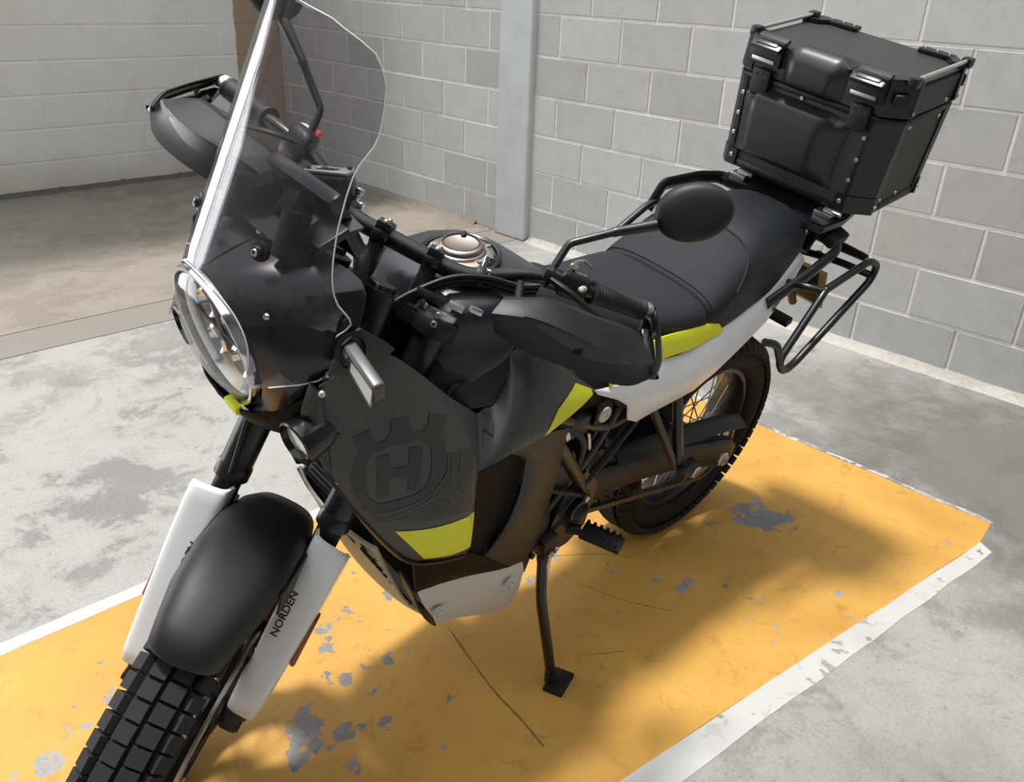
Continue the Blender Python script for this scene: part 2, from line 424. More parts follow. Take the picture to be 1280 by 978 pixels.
flat('yellow_paint', wobble([(1.578, -4.9), (2.512, -4.9), (2.796, -2.66), (2.985, -1.19), (2.972, -1.047), (1.578, -1.036)], .003), -.01, .0012, 'ypaint', floor)
flat('white_line', wobble([(2.512, -4.9), (2.600, -4.9), (2.882, -2.566), (3.030, -1.207), (2.987, -1.175), (2.796, -2.66)], .003), -.01, .0014, 'wpaint', floor)
flat('white_line', wobble([(1.530, -4.9), (1.578, -4.9), (1.578, -1.036), (1.536, -1.02)], .003), -.01, .0014, 'wpaint', floor)
flat('white_line', wobble([(1.578, -1.036), (2.972, -1.047), (2.975, -1.028), (1.578, -1.015)], .006, .05), -.01, .0014, 'wornpaint', floor)

def crack(name, pts, wd, m):
    bm = B(); P_ = catmull([(x, y, 0) for x, y in pts], 8); G = []
    for i, p_ in enumerate(P_):
        d = (P_[min(i + 1, len(P_) - 1)] - P_[max(i - 1, 0)]).normalized(); n_ = Vector((-d.y, d.x, 0)); w_ = wd * (.5 + .5 * random.random()) * min(1, i / 3 + .2)
        G.append([p_ + n_ * w_ + Vector((0, 0, .0016)), p_ - n_ * w_ + Vector((0, 0, .0016))])
    grid(bm, G); thicken(bm, .0003); obj(name, bm, m, floor)
M['scratch'] = mat('scratch_dirt', srgb(116, 84, 40), .8)
crack('paint_crack', [(2.206, -2.634), (2.33, -2.665), (2.444, -2.690), (2.54, -2.70), (2.63, -2.716)], .0030, 'scratch')
for pts in ([(2.30, -2.25), (2.42, -2.22), (2.55, -2.15)], [(2.50, -2.45), (2.56, -2.36)], [(2.12, -2.3), (2.25, -2.12), (2.33, -2.05)], [(2.7, -1.55), (2.72, -1.52)]): crack('paint_scratch', pts, .0012, 'scratch')
U = .21968
_bc = {}
def block_mesh(L, m):
    k = (round(L, 3), m)
    if k not in _bc:
        bm = B(); h = U - .011; e = .004; d = .03
        f = [(-L / 2, 0), (L / 2, 0), (L / 2, h), (-L / 2, h)]
        fr = [bm.verts.new((x - math.copysign(e, x), -.0, z + (e if z < h / 2 else -e))) for x, z in f]
        md = [bm.verts.new((x, e * .8, z)) for x, z in f]; bk = [bm.verts.new((x, d, z)) for x, z in f]
        bm.faces.new(fr)
        for i in range(4):
            j = (i + 1) % 4
            bm.faces.new((fr[i], fr[j], md[j], md[i])); bm.faces.new((md[i], md[j], bk[j], bk[i]))
        bmesh.ops.recalc_face_normals(bm, faces=bm.faces)
        me = bpy.data.meshes.new('concrete_block'); bm.to_mesh(me); bm.free(); me.materials.append(M[m]); _bc[k] = me
    return _bc[k]
def courses(parent, x0, x1, off, nrow, m, tf, par=0, jit=.0018):
    for r in range(nrow):
        o = off + (U if (r + par) % 2 else 0)
        k0 = math.floor((x0 - o) / (2 * U)) - 1; x = o + k0 * 2 * U
        while x < x1:
            a, c = max(x, x0), min(x + 2 * U, x1)
            if c - a > .04:
                me = block_mesh(c - a - .011, m); ob = bpy.data.objects.new('concrete_block', me); C.objects.link(ob); ob.parent = parent
                ob.matrix_basis = tf((a + c) / 2, random.uniform(-jit, jit), r * U + .005)
            x += 2 * U
def bx(name, c, s, m, parent=None, kind=None, bev=0, rot=None):
    bm = B(); box(bm, c, s, rot, bev); o = obj(name, bm, m, parent, smooth=False)
    if kind: o['kind'] = kind
    return o
NR = 18; HW = NR * U + .05
wb = bx('wall_back', (2.2, .11, 2.0), (11, .22, 4.0), 'mortar', kind='structure')
wb.data.materials[0] = M['mortar']
courses(wb, -3.1, -.47, -.592, NR, 'block', lambda x, j, z: Matrix.Translation((x, -.004 + j, z)), par=1)
courses(wb, -.20, 5.2, 0.0, NR, 'block', lambda x, j, z: Matrix.Translation((x, -.004 + j, z)), par=1)
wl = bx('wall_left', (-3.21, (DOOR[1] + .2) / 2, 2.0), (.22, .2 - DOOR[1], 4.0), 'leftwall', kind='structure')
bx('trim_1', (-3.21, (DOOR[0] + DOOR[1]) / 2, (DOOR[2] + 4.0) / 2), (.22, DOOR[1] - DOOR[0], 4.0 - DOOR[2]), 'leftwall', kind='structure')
bx('added_door_post', (-3.18, -5.9, DOOR[2] / 2), (.20, .34, DOOR[2]), 'leftwall', kind='structure')  # unseen door post, added to split the doorway's reflection in the windscreen
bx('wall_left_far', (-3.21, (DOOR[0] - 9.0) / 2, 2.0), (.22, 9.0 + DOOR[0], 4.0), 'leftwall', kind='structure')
M['dimwall'] = concrete('hall_concrete', srgb(120, 118, 114), srgb(140, 138, 134), srgb(105, 102, 98))
bx('wall_front', (2.2, -8.95, 2.0), (11.0, .2, 4.0), 'dimwall', kind='structure')
bx('wall_right', (7.6, -4.4, 2.0), (.2, 9.2, 4.0), 'dimwall', kind='structure')
bm = B()
for x0, x1, y0, y1 in ((-3.4, SKY[0], -9.0, .2), (SKY[1], 7.7, -9.0, .2), (SKY[0], SKY[1], -9.0, SKY[2]), (SKY[0], SKY[1], SKY[3], .2)): box(bm, ((x0 + x1) / 2, (y0 + y1) / 2, 4.1), (x1 - x0, y1 - y0, .2))
o_ = obj('ceiling', bm, 'dimwall', smooth=False); o_['kind'] = 'structure'
Rl = Matrix.Rotation(PI / 2, 4, 'Z')
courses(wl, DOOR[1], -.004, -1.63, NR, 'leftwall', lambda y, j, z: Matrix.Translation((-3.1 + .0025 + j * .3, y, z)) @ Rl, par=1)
bm = B(); box(bm, (-.322, -.0, 2.0), (.272, .09, 4.0), bev=.016, seg=3); p = obj('pillar', bm, 'pillar'); p['kind'] = 'structure'
M['fillet'] = concrete('base_mortar', srgb(150, 146, 138), srgb(170, 166, 158), srgb(130, 122, 110))
def fillet(name, pts, m):
    bm = B(); G = []
    for x, y, nx, ny in pts:
        k = random.uniform(.92, 1.06)
        G.append([Vector((x, y, .038 * k)), Vector((x + nx * .018 * k, y + ny * .018 * k, .018)), Vector((x + nx * .06 * k, y + ny * .06 * k, .0005)), Vector((x, y, -.01))])
    grid(bm, G, True); o = obj(name, bm, m); o['kind'] = 'structure'; return o
fillet('baseboard_back', [(x, 0, 0, -1) for x in np.arange(-.17, 5.2, .11)], 'fillet')
M['darkbase'] = mat('dark_base_joint', (.09, .085, .075), .9, bump=.4, scale=60, var=.4)
fillet('baseboard_left', [(-3.1, y, .55, 0) for y in np.arange(DOOR[1], -.02, .11)], 'darkbase')
fillet('baseboard_corner', [(x, 0, 0, -.6) for x in np.arange(-3.1, -.5, .22)], 'floor2')

# ------------------------------------------------------------------ motorcycle: local frame x forward, y left, z up
MB_ = Matrix(((-.0085171, .9815459, .1910367, 2.2320978), (-.9999636, -.0083603, -.0016271, -1.8321354), (0, -.1910436, .9815815, .0013261), (0, 0, 0, 1)))
bike = bpy.data.objects.new('motorcycle', None); C.objects.link(bike); bike.matrix_world = MB_
tag(bike, 'black, white and neon yellow adventure motorcycle leaning on its side stand', 'motorcycle')
SRM = Matrix(((.8188848, -.5672406, -.0875545), (.5672406, .7765593, .2742148), (-.0875545, -.2742148, .9576745)))
APT = Vector((1.62, 0, 0)); RK = math.radians(25.8)
AX = Vector((-math.sin(RK), 0, math.cos(RK))); FWD = Vector((math.cos(RK), 0, math.sin(RK)))
def S(p): return SRM @ (Vector(p) - APT) + APT
def FK(a, b_, y): return S(APT + AX * a + FWD * b_ + Vector((0, y, 0)))
SAX, SFW, SY = SRM @ AX, SRM @ FWD, SRM @ Vector((0, 1, 0))
FROT = Matrix((SFW, SY, SAX)).transposed()        # box axes: x forward, y lateral, z up the fork
AXLE = Vector((1.513, 0, .345))
def st(bm):
    for v in bm.verts: v.co = S(v.co)
    return bm
def P(name, bm, m, parent=None, **k): return obj(name, bm, m, parent or bike, **k)
def PB(name, c, s, m, rot=None, bev=.003, seg=2, parent=None, taper=None):
    bm = B(); box(bm, c, s, rot, bev, seg, taper); return P(name, bm, m, parent)

# ---- wheels
def wheel(axle, R, tw, rim_r, rim_w, rows, tf, steered, bl_len, depth=.008):
    ax = Vector(axle); Y = (0, 1, 0)
    T = st if steered else (lambda b: b)
    h = tw / 2; Rc = R - depth
    prof = [(rim_r + .004, -rim_w / 2), (rim_r + .018, -h * .86), (rim_r + .036, -h), (Rc - .020, -h * .90), (Rc - .007, -h * .55), (Rc, 0),
            (Rc - .007, h * .55), (Rc - .020, h * .90), (rim_r + .036, h), (rim_r + .018, h * .86), (rim_r + .004, rim_w / 2), (rim_r + .012, 0)]
    tyre = P('tyre', T(lathe(B(), prof, ax, Y, 72, closed=True)), 'rubber', sharp=60)
    # tread blocks
    def bmesh_block(lx, ly):
        bm = B(); box(bm, (0, 0, depth * .3), (lx, ly, depth * 1.6), taper=.93); bmesh.ops.recalc_face_normals(bm, faces=bm.faces)
        me = bpy.data.meshes.new('tread_block'); bm.to_mesh(me); bm.free(); me.materials.append(M['tread']); return me
    mc = bmesh_block(bl_len, h * .56); ms = bmesh_block(bl_len * .94, h * .50)
    for i in range(rows):
        for kind, yc in (('c', -.30), ('c', .30), ('s', -.86), ('s', .86)):
            th = 2 * PI * (i + (.5 if yc > 0 else 0) * .50 + (.0 if kind == 's' else 0)) / rows
            y = yc * h; tilt = .20 if kind == 'c' else .85
            r = (Rc - .0015) if kind == 'c' else Rc - .0165
            n = Vector((math.cos(th), 0, math.sin(th))); tdir = Vector((-math.sin(th), 0, math.cos(th)))
            nn = (n * math.cos(tilt) + Vector((0, math.copysign(1, y), 0)) * math.sin(tilt)).normalized()
            yy = nn.cross(tdir).normalized()
            pos = ax + n * r + Vector((0, y, 0)) + nn * depth * .2
            Mx = Matrix((tdir, yy, nn)).transposed()
            if steered: pos = S(pos); Mx = SRM @ Mx
            ob = bpy.data.objects.new('tread_block', mc if kind == 'c' else ms); C.objects.link(ob); ob.parent = tyre
            ob.matrix_basis = Matrix.Translation(pos) @ Mx.to_4x4()
    w2 = rim_w / 2
    rim = P('wheel_rim', T(lathe(B(), [(rim_r + .006, -w2), (rim_r + .006, -w2 + .004), (rim_r - .006, -w2 + .008), (rim_r - .016, -w2 * .3), (rim_r - .016, w2 * .3), (rim_r - .006, w2 - .008),
                                       (rim_r + .006, w2 - .004), (rim_r + .006, w2), (rim_r - .008, w2), (rim_r - .022, w2 * .35), (rim_r - .022, -w2 * .35), (rim_r - .008, -w2)], ax, Y, 72, closed=True)), 'satin')
    hub = P('hub', T(lathe(B(), [(.018, -.075), (.03, -.07), (.03, -.05), (.05, -.045), (.05, -.036), (.026, -.03), (.026, .03), (.05, .036), (.05, .045), (.03, .05), (.03, .07), (.018, .075)], ax, Y, 28)), 'dark', rim)
    bm = B(); cyl(bm, (0, 0, 0), (0, 0, 1), .0021, 6); sp = bpy.data.meshes.new('spoke'); bm.to_mesh(sp); bm.free(); sp.materials.append(M['steel'])
    for i in range(36):
        th = 2 * PI * i / 36; sy = .038 if i % 2 else -.038; d = .35 * (1 if (i // 2) % 2 else -1)
        a = ax + Vector((.046 * math.cos(th + d * 2.4), sy, .046 * math.sin(th + d * 2.4))); b_ = ax + Vector(((rim_r - .018) * math.cos(th), sy * .12, (rim_r - .018) * math.sin(th)))
        if steered: a, b_ = S(a), S(b_)
        ob = bpy.data.objects.new('spoke', sp); C.objects.link(ob); ob.parent = rim
        ob.matrix_basis = Matrix.Translation(a) @ frame_z(b_ - a).to_4x4() @ Matrix.Diagonal((1, 1, (b_ - a).length, 1))
    return tyre, rim
wheel(AXLE, .350, .100, .268, .056, 72, None, True, .0272)
wheel((0, 0, .335), .335, .150, .230, .100, 56, None, False, .0315, depth=.0075)
for y in (.064, -.064):
    bm = B(); lathe(bm, [(.160, -.0025), (.160, .0025), (.118, .0025), (.118, -.0025)], AXLE + Vector((0, y, 0)), (0, 1, 0), 48, closed=True); P('brake_disc', st(bm), 'steel')
    bm = B(); lathe(bm, [(.119, -.003), (.119, .003), (.108, .003), (.108, -.003)], AXLE + Vector((0, y, 0)), (0, 1, 0), 40, closed=True)
    for k in range(6):
        t = 2 * PI * k / 6; a = Vector((math.cos(t), 0, math.sin(t))); cyl(bm, AXLE + Vector((0, y, 0)) + a * .04, AXLE + Vector((0, y, 0)) + Vector((math.cos(t + .35), 0, math.sin(t + .35))) * .112, .006, 8)
    P('disc_carrier', st(bm), 'dark')
    bm = B(); t = math.radians(165); box(bm, AXLE + Vector((.145 * math.cos(t), y * 1.12, .145 * math.sin(t))), (.055, .05, .11), Matrix.Rotation(-t + PI, 3, 'Y'), .01, 2); P('brake_caliper', st(bm), 'satin')
    bm = B(); cyl(bm, AXLE + Vector((0, math.copysign(.05, y), 0)), AXLE + Vector((0, math.copysign(.112, y), 0)), .011, 16); P('axle_end', st(bm), 'dark')
bm = B(); lathe(bm, [(.120, -.002), (.120, .002), (.088, .002), (.088, -.002)], (0, -.075, .335), (0, 1, 0), 40, closed=True); P('brake_disc', bm, 'steel')

# ---- fork
for sy in (1, -1):
    y = .094 * sy
    bm = B(); F = lambda a: FK(a, .03, y)
    cyl(bm, F(.80), F(1.185), .0275, 24); lathe(bm, [(.0275, 0), (.030, .002), (.030, .022), (.0265, .03)], F(.775), SAX, 24); P('fork_tube', bm, 'satin')
    bm = B(); cyl(bm, F(.36), F(.80), .0225, 20); P('fork_slider', bm, 'dark')
    bm = B(); lathe(bm, [(.0285, 0), (.029, .004), (.029, .012), (.024, .014), (.016, .015), (.016, .024), (.011, .026), (0, .026)], F(1.180), SAX, 24); P('fork_cap', bm, 'steel' if sy > 0 else 'dark')
    PB('fork_foot', FK(.385, .035, y * .98), (.06, .038, .085), 'dark', FROT, .012)
    # white guard: stations up the fork, arc section open to the rear
    G = []
    for a, wd, bf, yc in ((.386, .016, .058, .099), (.388, .022, .066, .0995), (.393, .0265, .070, .100), (.42, .0285, .0715, .1015), (.50, .030, .072, .1045), (.58, .0315, .0725, .1065), (.66, .0325, .073, .1085), (.73, .033, .073, .1095), (.752, .0325, .0725, .110), (.758, .031, .070, .110), (.760, .028, .064, .110)):
        row = []
        for k in range(21):
            t = -1 + 2 * k / 20; m_ = min(1, abs(t) / .62); bk = max(0, abs(t) - .62) / .38
            yy = yc * sy + math.copysign(wd * math.sin(m_ * PI / 2) ** .8, t) + math.copysign(.004 * bk, t); bb = bf - .012 * m_ ** 3 - .050 * bk * (1 if a < .75 else (.5 if a < .755 else .1))
            row.append(FK(a - (.010 * t * sy if a > .7 else (.006 * t * sy if a < .395 else 0)), bb, yy))
        G.append(row)
    g = panel('fork_guard', G, 'white', bike, .003)
    tb = place(text_bm('NORDEN', .0190), FK(.612, .10, .0880 * sy), SAX, SFW - SY * .25 * sy, 1.18); P('lettering', project(tb, tree_of(g), -SFW + SY * .15 * sy), 'print', g)
    PB('reflector', FK(.545, .012, .1425 * sy), (.030, .010, .105), 'orange', FROT, .004, parent=g)
    bm = B(); bolt(bm, FK(.52, .062, .0775 * sy), SFW, .004); P('guard_screw', bm, 'steel', g)
# ---- fender
G = []
for th, hw, r in ((71, .050, .380), (72, .056, .388), (78, .064, .396), (88, .074, .402), (99, .080, .405), (112, .079, .404), (124, .074, .400), (136, .066, .394), (150, .058, .388), (168, .052, .384), (185, .05, .384)):
    row = []
    for k in range(17):
        u = -1 + 2 * k / 16; y = hw * math.sin(u * PI / 2 * .90); rr = r - .030 * abs(u) ** 3 - .008 * u * u
        t = math.radians(th + (2.5 * u * u if th < 80 else 0)); row.append(S(AXLE + Vector((rr * math.cos(t), y, rr * math.sin(t)))))
    G.append(row)
fen = panel('fender', G, 'matte', bike, .003)
for sy in (1, -1):
    G = strip([S(AXLE + Vector((.372 * math.cos(math.radians(t)), .078 * sy, .372 * math.sin(math.radians(t))))) for t in (96, 106, 116, 128)],
              [S(AXLE + Vector((.300 * math.cos(math.radians(t)), .083 * sy, .300 * math.sin(math.radians(t))))) for t in (100, 108, 118, 128)], 8, 4)
    panel('fender_bracket', G, 'matte', fen, .004)
# ---- triple clamps, stem, bars
bm = B()
for y in (.094, -.094): lathe(bm, [(.036, 0), (.038, .004), (.038, .026), (.036, .03)], FK(1.150, .03, y), SAX, 24)
box(bm, FK(1.163, .02, 0), (.062, .17, .024), FROT, .006, 2); P('triple_clamp', bm, 'dark')
bm = B()
for y in (.094, -.094): lathe(bm, [(.036, 0), (.038, .004), (.038, .05), (.036, .054)], FK(.925, .03, y), SAX, 24)
box(bm, FK(.95, .015, 0), (.07, .17, .045), FROT, .008, 2); P('triple_clamp', bm, 'dark')
bm = B(); cyl(bm, FK(.95, .0, 0), FK(1.16, .0, 0), .027, 20); P('steering_stem', bm, 'dark')
bm = B(); lathe(bm, [(.040, 0), (.037, .10), (.034, .172), (.0335, .178), (.029, .178)], FK(1.0, .048, -.004), SAX, 28); il = P('ignition_lock', bm, 'satin')
bm = B(); lathe(bm, [(.0285, .0), (.0285, .004), (.022, .005), (.021, .011), (.0195, .013), (0, .013)], FK(1.176, .048, -.004), SAX, 24)
for k in range(12):
    t = 2 * PI * k / 12; box(bm, FK(1.184, .048 + .021 * math.cos(t), -.004 + .021 * math.sin(t)), (.006, .004, .009), FROT @ Matrix.Rotation(t, 3, 'Z'))
P('lock_cap', bm, 'dark', il)
BAR = [(1.249, 0, 0), (1.249, 0, .045), (1.250, 0, .085), (1.257, -.006, .115), (1.275, -.022, .15), (1.298, -.036, .195), (1.312, -.052, .255), (1.318, -.085, .32), (1.326, -.140, .402)]
full = [FK(a, b_, -y) for a, b_, y in BAR[:0:-1]] + [FK(*x) for x in BAR]
bm = B(); cp = catmull(full, 6); n = len(cp)
tube(bm, cp, lambda t: .0150 if abs(t - .5) < .19 else (.0150 - .0038 * min(1, (abs(t - .5) - .19) / .1)), 16); P('handlebar', bm, 'satin')
for sy in (1, -1):
    PB('bar_riser', FK(1.207, .0, .045 * sy), (.034, .026, .06), 'dark', FROT, .005)
    bm = B(); lathe(bm, [(.0225, -.013), (.024, -.011), (.024, .011), (.0225, .013)], FK(1.249, 0, .045 * sy), SY, 20)
    box(bm, FK(1.262, 0, .045 * sy), (.046, .026, .016), FROT, .003, 2)
    rc = P('bar_clamp', bm, 'gloss')
    for s2 in (1, -1):
        bm = B(); bolt(bm, FK(1.270, .016 * s2, .045 * sy), SAX, .005); P('clamp_bolt', bm, 'steel', rc)
    # grips
    g0, g1 = FK(1.3165, -.076, .298 * sy), FK(1.3255, -.137, .398 * sy)
    d = g1 - g0; L = d.length; prof = [(.0145, 0), (.020, .001), (.020, .006)]
    for k in range(15): prof += [(.0168, .008 + k * (L - .016) / 15), (.0182, .008 + (k + .25) * (L - .016) / 15), (.0182, .008 + (k + .7) * (L - .016) / 15), (.0168, .008 + (k + .95) * (L - .016) / 15)]
    prof += [(.0185, L - .006), (.0185, L), (.012, L)]
    bm = B(); lathe(bm, prof, g0, d, 20); P('grip', bm, 'grip')
    bm = B(); lathe(bm, [(.0165, 0), (.0175, .002), (.0175, .014), (.012, .018), (0, .018)], g1, d, 20); P('bar_end', bm, 'steel')
# switch housing, left: with icons and horn button
dL = (FK(1.3255, -.137, .398) - FK(1.312, -.052, .255)).normalized()
fL = Matrix((SFW, dL, SFW.cross(dL))).transposed(); upL = SFW.cross(dL)
c0 = FK(1.313, -.058, .265)
sw = PB('switch_housing', c0, (.046, .062, .050), 'plastic', fL, .011, 3)
PB('icon_plate', c0 + upL * .0245 - SFW * .008, (.022, .046, .003), 'gloss', fL, .001, parent=sw)
for k in range(4): PB('switch_icon', c0 + upL * .0265 - SFW * .006 + dL * (-.015 + .010 * k), (.005, .004, .0012), 'label', fL, 0, parent=sw)
bm = B(); lathe(bm, [(.009, 0), (.009, .004), (.006, .006), (0, .006)], c0 + SFW * .020 + dL * .016 + upL * .002, SFW + upL * .5, 18, squash=.7); P('horn_button', bm, 'alu', sw)
# clutch perch and lever
bm = B(); lathe(bm, [(.017, -.014), (.0195, -.012), (.0195, .012), (.017, .014)], FK(1.310, -.046, .228), dL, 18); box(bm, FK(1.315, -.022, .225), (.05, .030, .020), FROT, .005, 2); P('lever_perch', bm, 'satin')
for sy in (1, -1):
    bm = B(); tube(bm, catmull([FK(1.312, .0, .225 * sy), FK(1.308, .012, .26 * sy), FK(1.296, -.010, .31 * sy), FK(1.292, -.052, .375 * sy), FK(1.292, -.060, .388 * sy)], 6), lambda t: (.0085 - .002 * t, .0048), 10, flat=SFW); P('brake_lever' if sy < 0 else 'clutch_lever', bm, 'dark')
bm = B(); box(bm, c0 - SFW * .012 + upL * .034 - dL * .012, (.02, .018, .016), fL, .004); tube(bm, catmull([c0 - SFW * .012 + upL * .041 - dL * .016, c0 - SFW * .020 + upL * .050 + dL * .003, c0 - SFW * .014 + upL * .044 + dL * .022], 5), .0030, 8); P('cruise_toggle', bm, 'steel', sw)
# right switch housing with red button and white print
dR = (FK(1.3255, -.137, -.398) - FK(1.312, -.052, -.255)).normalized(); fR = Matrix((SFW, dR, SFW.cross(dR))).transposed(); upR = -SFW.cross(dR)
fR = Matrix((SFW, -dR, SFW.cross(-dR))).transposed()
c1 = FK(1.306, -.060, -.235)
sr = PB('switch_housing', c1, (.066, .062, .072), 'plastic', fR, .020, 3)
PB('print_label', c1 + upR * .0355 - SFW * .004 + dR * .002, (.030, .026, .002), 'label', fR, .0006, parent=sr)
PB('stop_switch', c1 + upR * .036 - SFW * .008 - dR * .022, (.022, .012, .012), 'red', fR, .003, parent=sr)
# brake reservoir
_rz = Vector((-.05, -.191, .98)).normalized(); _ry = (SY - _rz * SY.dot(_rz)).normalized(); rf = Matrix((_ry.cross(_rz), _ry, _rz)).transposed(); rc0 = FK(1.297, .0, -.160) - _rz * .030
rv = PB('brake_reservoir', rc0, (.048, .074, .058), 'plastic', rf, .010, 3)
PB('reservoir_lid', rc0 + rf @ Vector((0, 0, .0305)), (.045, .071, .005), 'alu', rf, .002, parent=rv)
for s2 in (1, -1):
    bm = B(); bolt(bm, rc0 + rf @ Vector((-.012 * s2, .029 * s2, .033)), rf @ Vector((0, 0, 1)), .004); P('lid_screw', bm, 'dark', rv)
bm = B()
for k, (dx, dy, lx, ly) in enumerate([(.010, -.004, .002, .030), (.005, -.002, .002, .034), (0, .0, .002, .030), (-.005, .002, .002, .026), (-.011, -.012, .002, .012)]): box(bm, rc0 + rf @ Vector((dx, dy, .0334)), (lx, ly, .0006), rf)
P('lid_print', bm, 'print', rv)
PB('reservoir_clamp', FK(1.252, -.03, -.150), (.05, .03, .03), 'alu', FROT, .005)
# bar pinch bolts (silver blocks on the bar)
for (a, b_, y) in ((1.268, -.012, -.106), (1.270, -.012, .122)):
    bm = B(); lathe(bm, [(.019, -.009), (.0205, -.007), (.0205, .007), (.019, .009)], FK(a - .012, b_ + .0, y), SY, 18); k1 = P('bar_band', bm, 'dark')
    bm = B(); lathe(bm, [(.0055, 0), (.0055, .018), (.0075, .020), (.0075, .026), (.004, .028)], FK(a, b_ + .004, y), SAX, 12); box(bm, FK(a + .004, b_ + .004, y + .010), (.014, .010, .010), FROT, .002); P('band_bolt', bm, 'chrome', k1)
# ---- mirrors
for sy in (1, -1):
    bm = B(); Q = [FK(a, b_, y * sy) for a, b_, y in ((1.308, -.042, .220), (1.332, -.046, .218), (1.371, -.060, .226))]
    tube(bm, rounded([Q[0], Q[2], FK(1.423, -.07, .285 * sy), FK(1.455, -.077, .328 * sy)], .008, 3), lambda t: .0066 if t < .6 else .0082, 12); tube(bm, [FK(1.423, -.07, .285 * sy), FK(1.464, -.08, .340 * sy)], lambda t: .0078 + .0022 * t, 12)
    lathe(bm, [(.013, 0), (.013, .016), (.009, .02)], FK(1.300, -.041, .2215 * sy), FK(1.332, -.046, .218 * sy) - FK(1.308, -.042, .220 * sy), 14)
    ms = P('mirror_stalk', bm, 'satin')
    u = (FK(1.549, -.08, .437 * sy) - FK(1.473, -.08, .331 * sy)).normalized(); nrm = (SFW - u * SFW.dot(u)).normalized(); vv = nrm.cross(u)
    cc = FK(1.511, -.08, .386 * sy); bm = B(); rings = []
    for r, h in ((.0, .010), (.45, .0095), (.75, .007), (.90, .003), (.97, -.003), (1.0, -.010), (.97, -.014), (.93, -.012)):
        if r == 0: rings.append([bm.verts.new(cc + nrm * h)]); continue
        rings.append([bm.verts.new(cc + u * (.066 * r * math.copysign(abs(math.cos(t)) ** .97, math.cos(t))) + vv * (.0485 * r * math.copysign(abs(math.sin(t)) ** .97, math.sin(t))) + nrm * h) for t in [2 * PI * k / 40 for k in range(40)]])
    for a, c in zip(rings, rings[1:]):
        for k in range(40):
            if len(a) == 1: bm.faces.new((a[0], c[k], c[(k + 1) % 40]))
            else: bm.faces.new((a[k], a[(k + 1) % 40], c[(k + 1) % 40], c[k]))
    mh = P('mirror_shell', bm, 'matte')
    bm = B(); ring = [bm.verts.new(cc + u * (.061 * math.cos(2 * PI * k / 40)) + vv * (.0445 * math.sin(2 * PI * k / 40)) - nrm * .0115) for k in range(40)]; bm.faces.new(ring); P('mirror_glass', bm, 'chrome', mh, smooth=False)
# ---- handguards
HG = [[(1.261, .1, .169), (1.238, .12, .164), (1.213, .11, .18)], [(1.277, .095, .203), (1.26, .125, .223), (1.207, .105, .227)], [(1.291, .085, .236), (1.264, .115, .284), (1.212, .095, .292)],
      [(1.296, .055, .31), (1.262, .085, .344), (1.214, .07, .355)], [(1.3, .01, .377), (1.266, .045, .397), (1.223, .035, .411)], [(1.293, -.02, .404), (1.273, 0, .435), (1.244, 0, .443)]]
for sy in (1, -1):
    tops = catmull([FK(a, b_, y * sy) for (a, b_, y), _, _ in HG], 4); rid = catmull([FK(a, b_, y * sy) for _, (a, b_, y), _ in HG], 4); bots = catmull([FK(a, b_, y * sy) for _, _, (a, b_, y) in HG], 4)
    G = []
    for t, r, b_ in zip(tops, rid, bots):
        row = [t - SFW * .022 + SAX * .0015, t - SFW * .004, t, t.lerp(r, .35) + SFW * .002, t.lerp(r, .7) - SFW * .001, r - SFW * .0005, r + SFW * .001, r.lerp(b_, .35) - SFW * .006, r.lerp(b_, .75) - SFW * .003, b_, b_ - SFW * .006 - SAX * .001, b_ - SFW * .026]
        G.append(row)
    bm = B(); grid(bm, G); thicken(bm, .003); hg = P('handguard', bm, 'plastic', sharp=32)
    # recessed facet and lower insert
    fa = strip([rid[k] + SFW * .0015 + SAX * .002 for k in range(3, 18)], [rid[k].lerp(bots[k], .05 + .38 * math.sin(PI * (k - 3) / 14)) - SFW * .0022 for k in range(3, 18)], 14, 4); panel('guard_insert', fa, 'satin', hg, .002)
    # end bracket: a flat loop from the bar end to the guard
    loop = [FK(1.332, -.152, .405 * sy), FK(1.333, -.150, .420 * sy), FK(1.300, -.09, .440 * sy), FK(1.272, -.03, .450 * sy), FK(1.246, -.005, .447 * sy), FK(1.250, -.03, .446 * sy), FK(1.290, -.115, .425 * sy)]
    bm = B(); n_ = (FK(1.272, -.03, .450 * sy) - FK(1.272, -.03, .44 * sy)).normalized()
    tube(bm, rounded(loop, .012, 4, True), lambda t: (.013, .005), 10, closed=True, flat=n_.cross(SAX)); P('end_bracket', bm, 'gloss', hg)
    bm = B(); bolt(bm, FK(1.300, -.105, .432 * sy), SY * sy, .007); P('bracket_bolt', bm, 'steel', hg)
    bm = B(); tube(bm, [FK(1.280, -.015, .185 * sy), FK(1.262, .04, .192 * sy), FK(1.240, .100, .195 * sy)], .007, 10); P('guard_mount', bm, 'dark', hg)
    if sy > 0:
        bm = B(); bolt(bm, FK(1.245, .098, .305), SFW, .008); P('guard_screw', bm, 'dark', hg)
# ---- cables
for k, (r, off) in enumerate(((.0042, 0), (.0036, .010), (.0032, -.010))):
    pts = [FK(a + off * .8, b_ + off * .4, y) for a, b_, y in ((1.00, .10, -.03), (1.09, .085, -.005), (1.15, .065, .016), (1.195, .048, .045), (1.237, .026, .085), (1.260, .004, .135), (1.27, -.012, .185), (1.285, -.02, .215))]
    bm = B(); tube(bm, catmull(pts, 7), r, 8); P('cable', bm, 'plastic')
for y0, sgn in ((-.10, -1),):
    bm = B(); tube(bm, catmull([FK(1.25, .03, -.15), FK(1.20, .075, -.12), FK(1.1, .10, -.10), FK(.95, .09, -.10), FK(.80, .07, -.088)], 7), .0045, 8); P('brake_hose', bm, 'plastic')
bm = B(); tube(bm, catmull([FK(1.225, .06, -.075), FK(1.215, .085, -.045), FK(1.16, .095, -.03), FK(1.08, .09, -.035), FK(.98, .08, -.04)], 7), .013, 10); P('wiring_loom', bm, 'plastic')
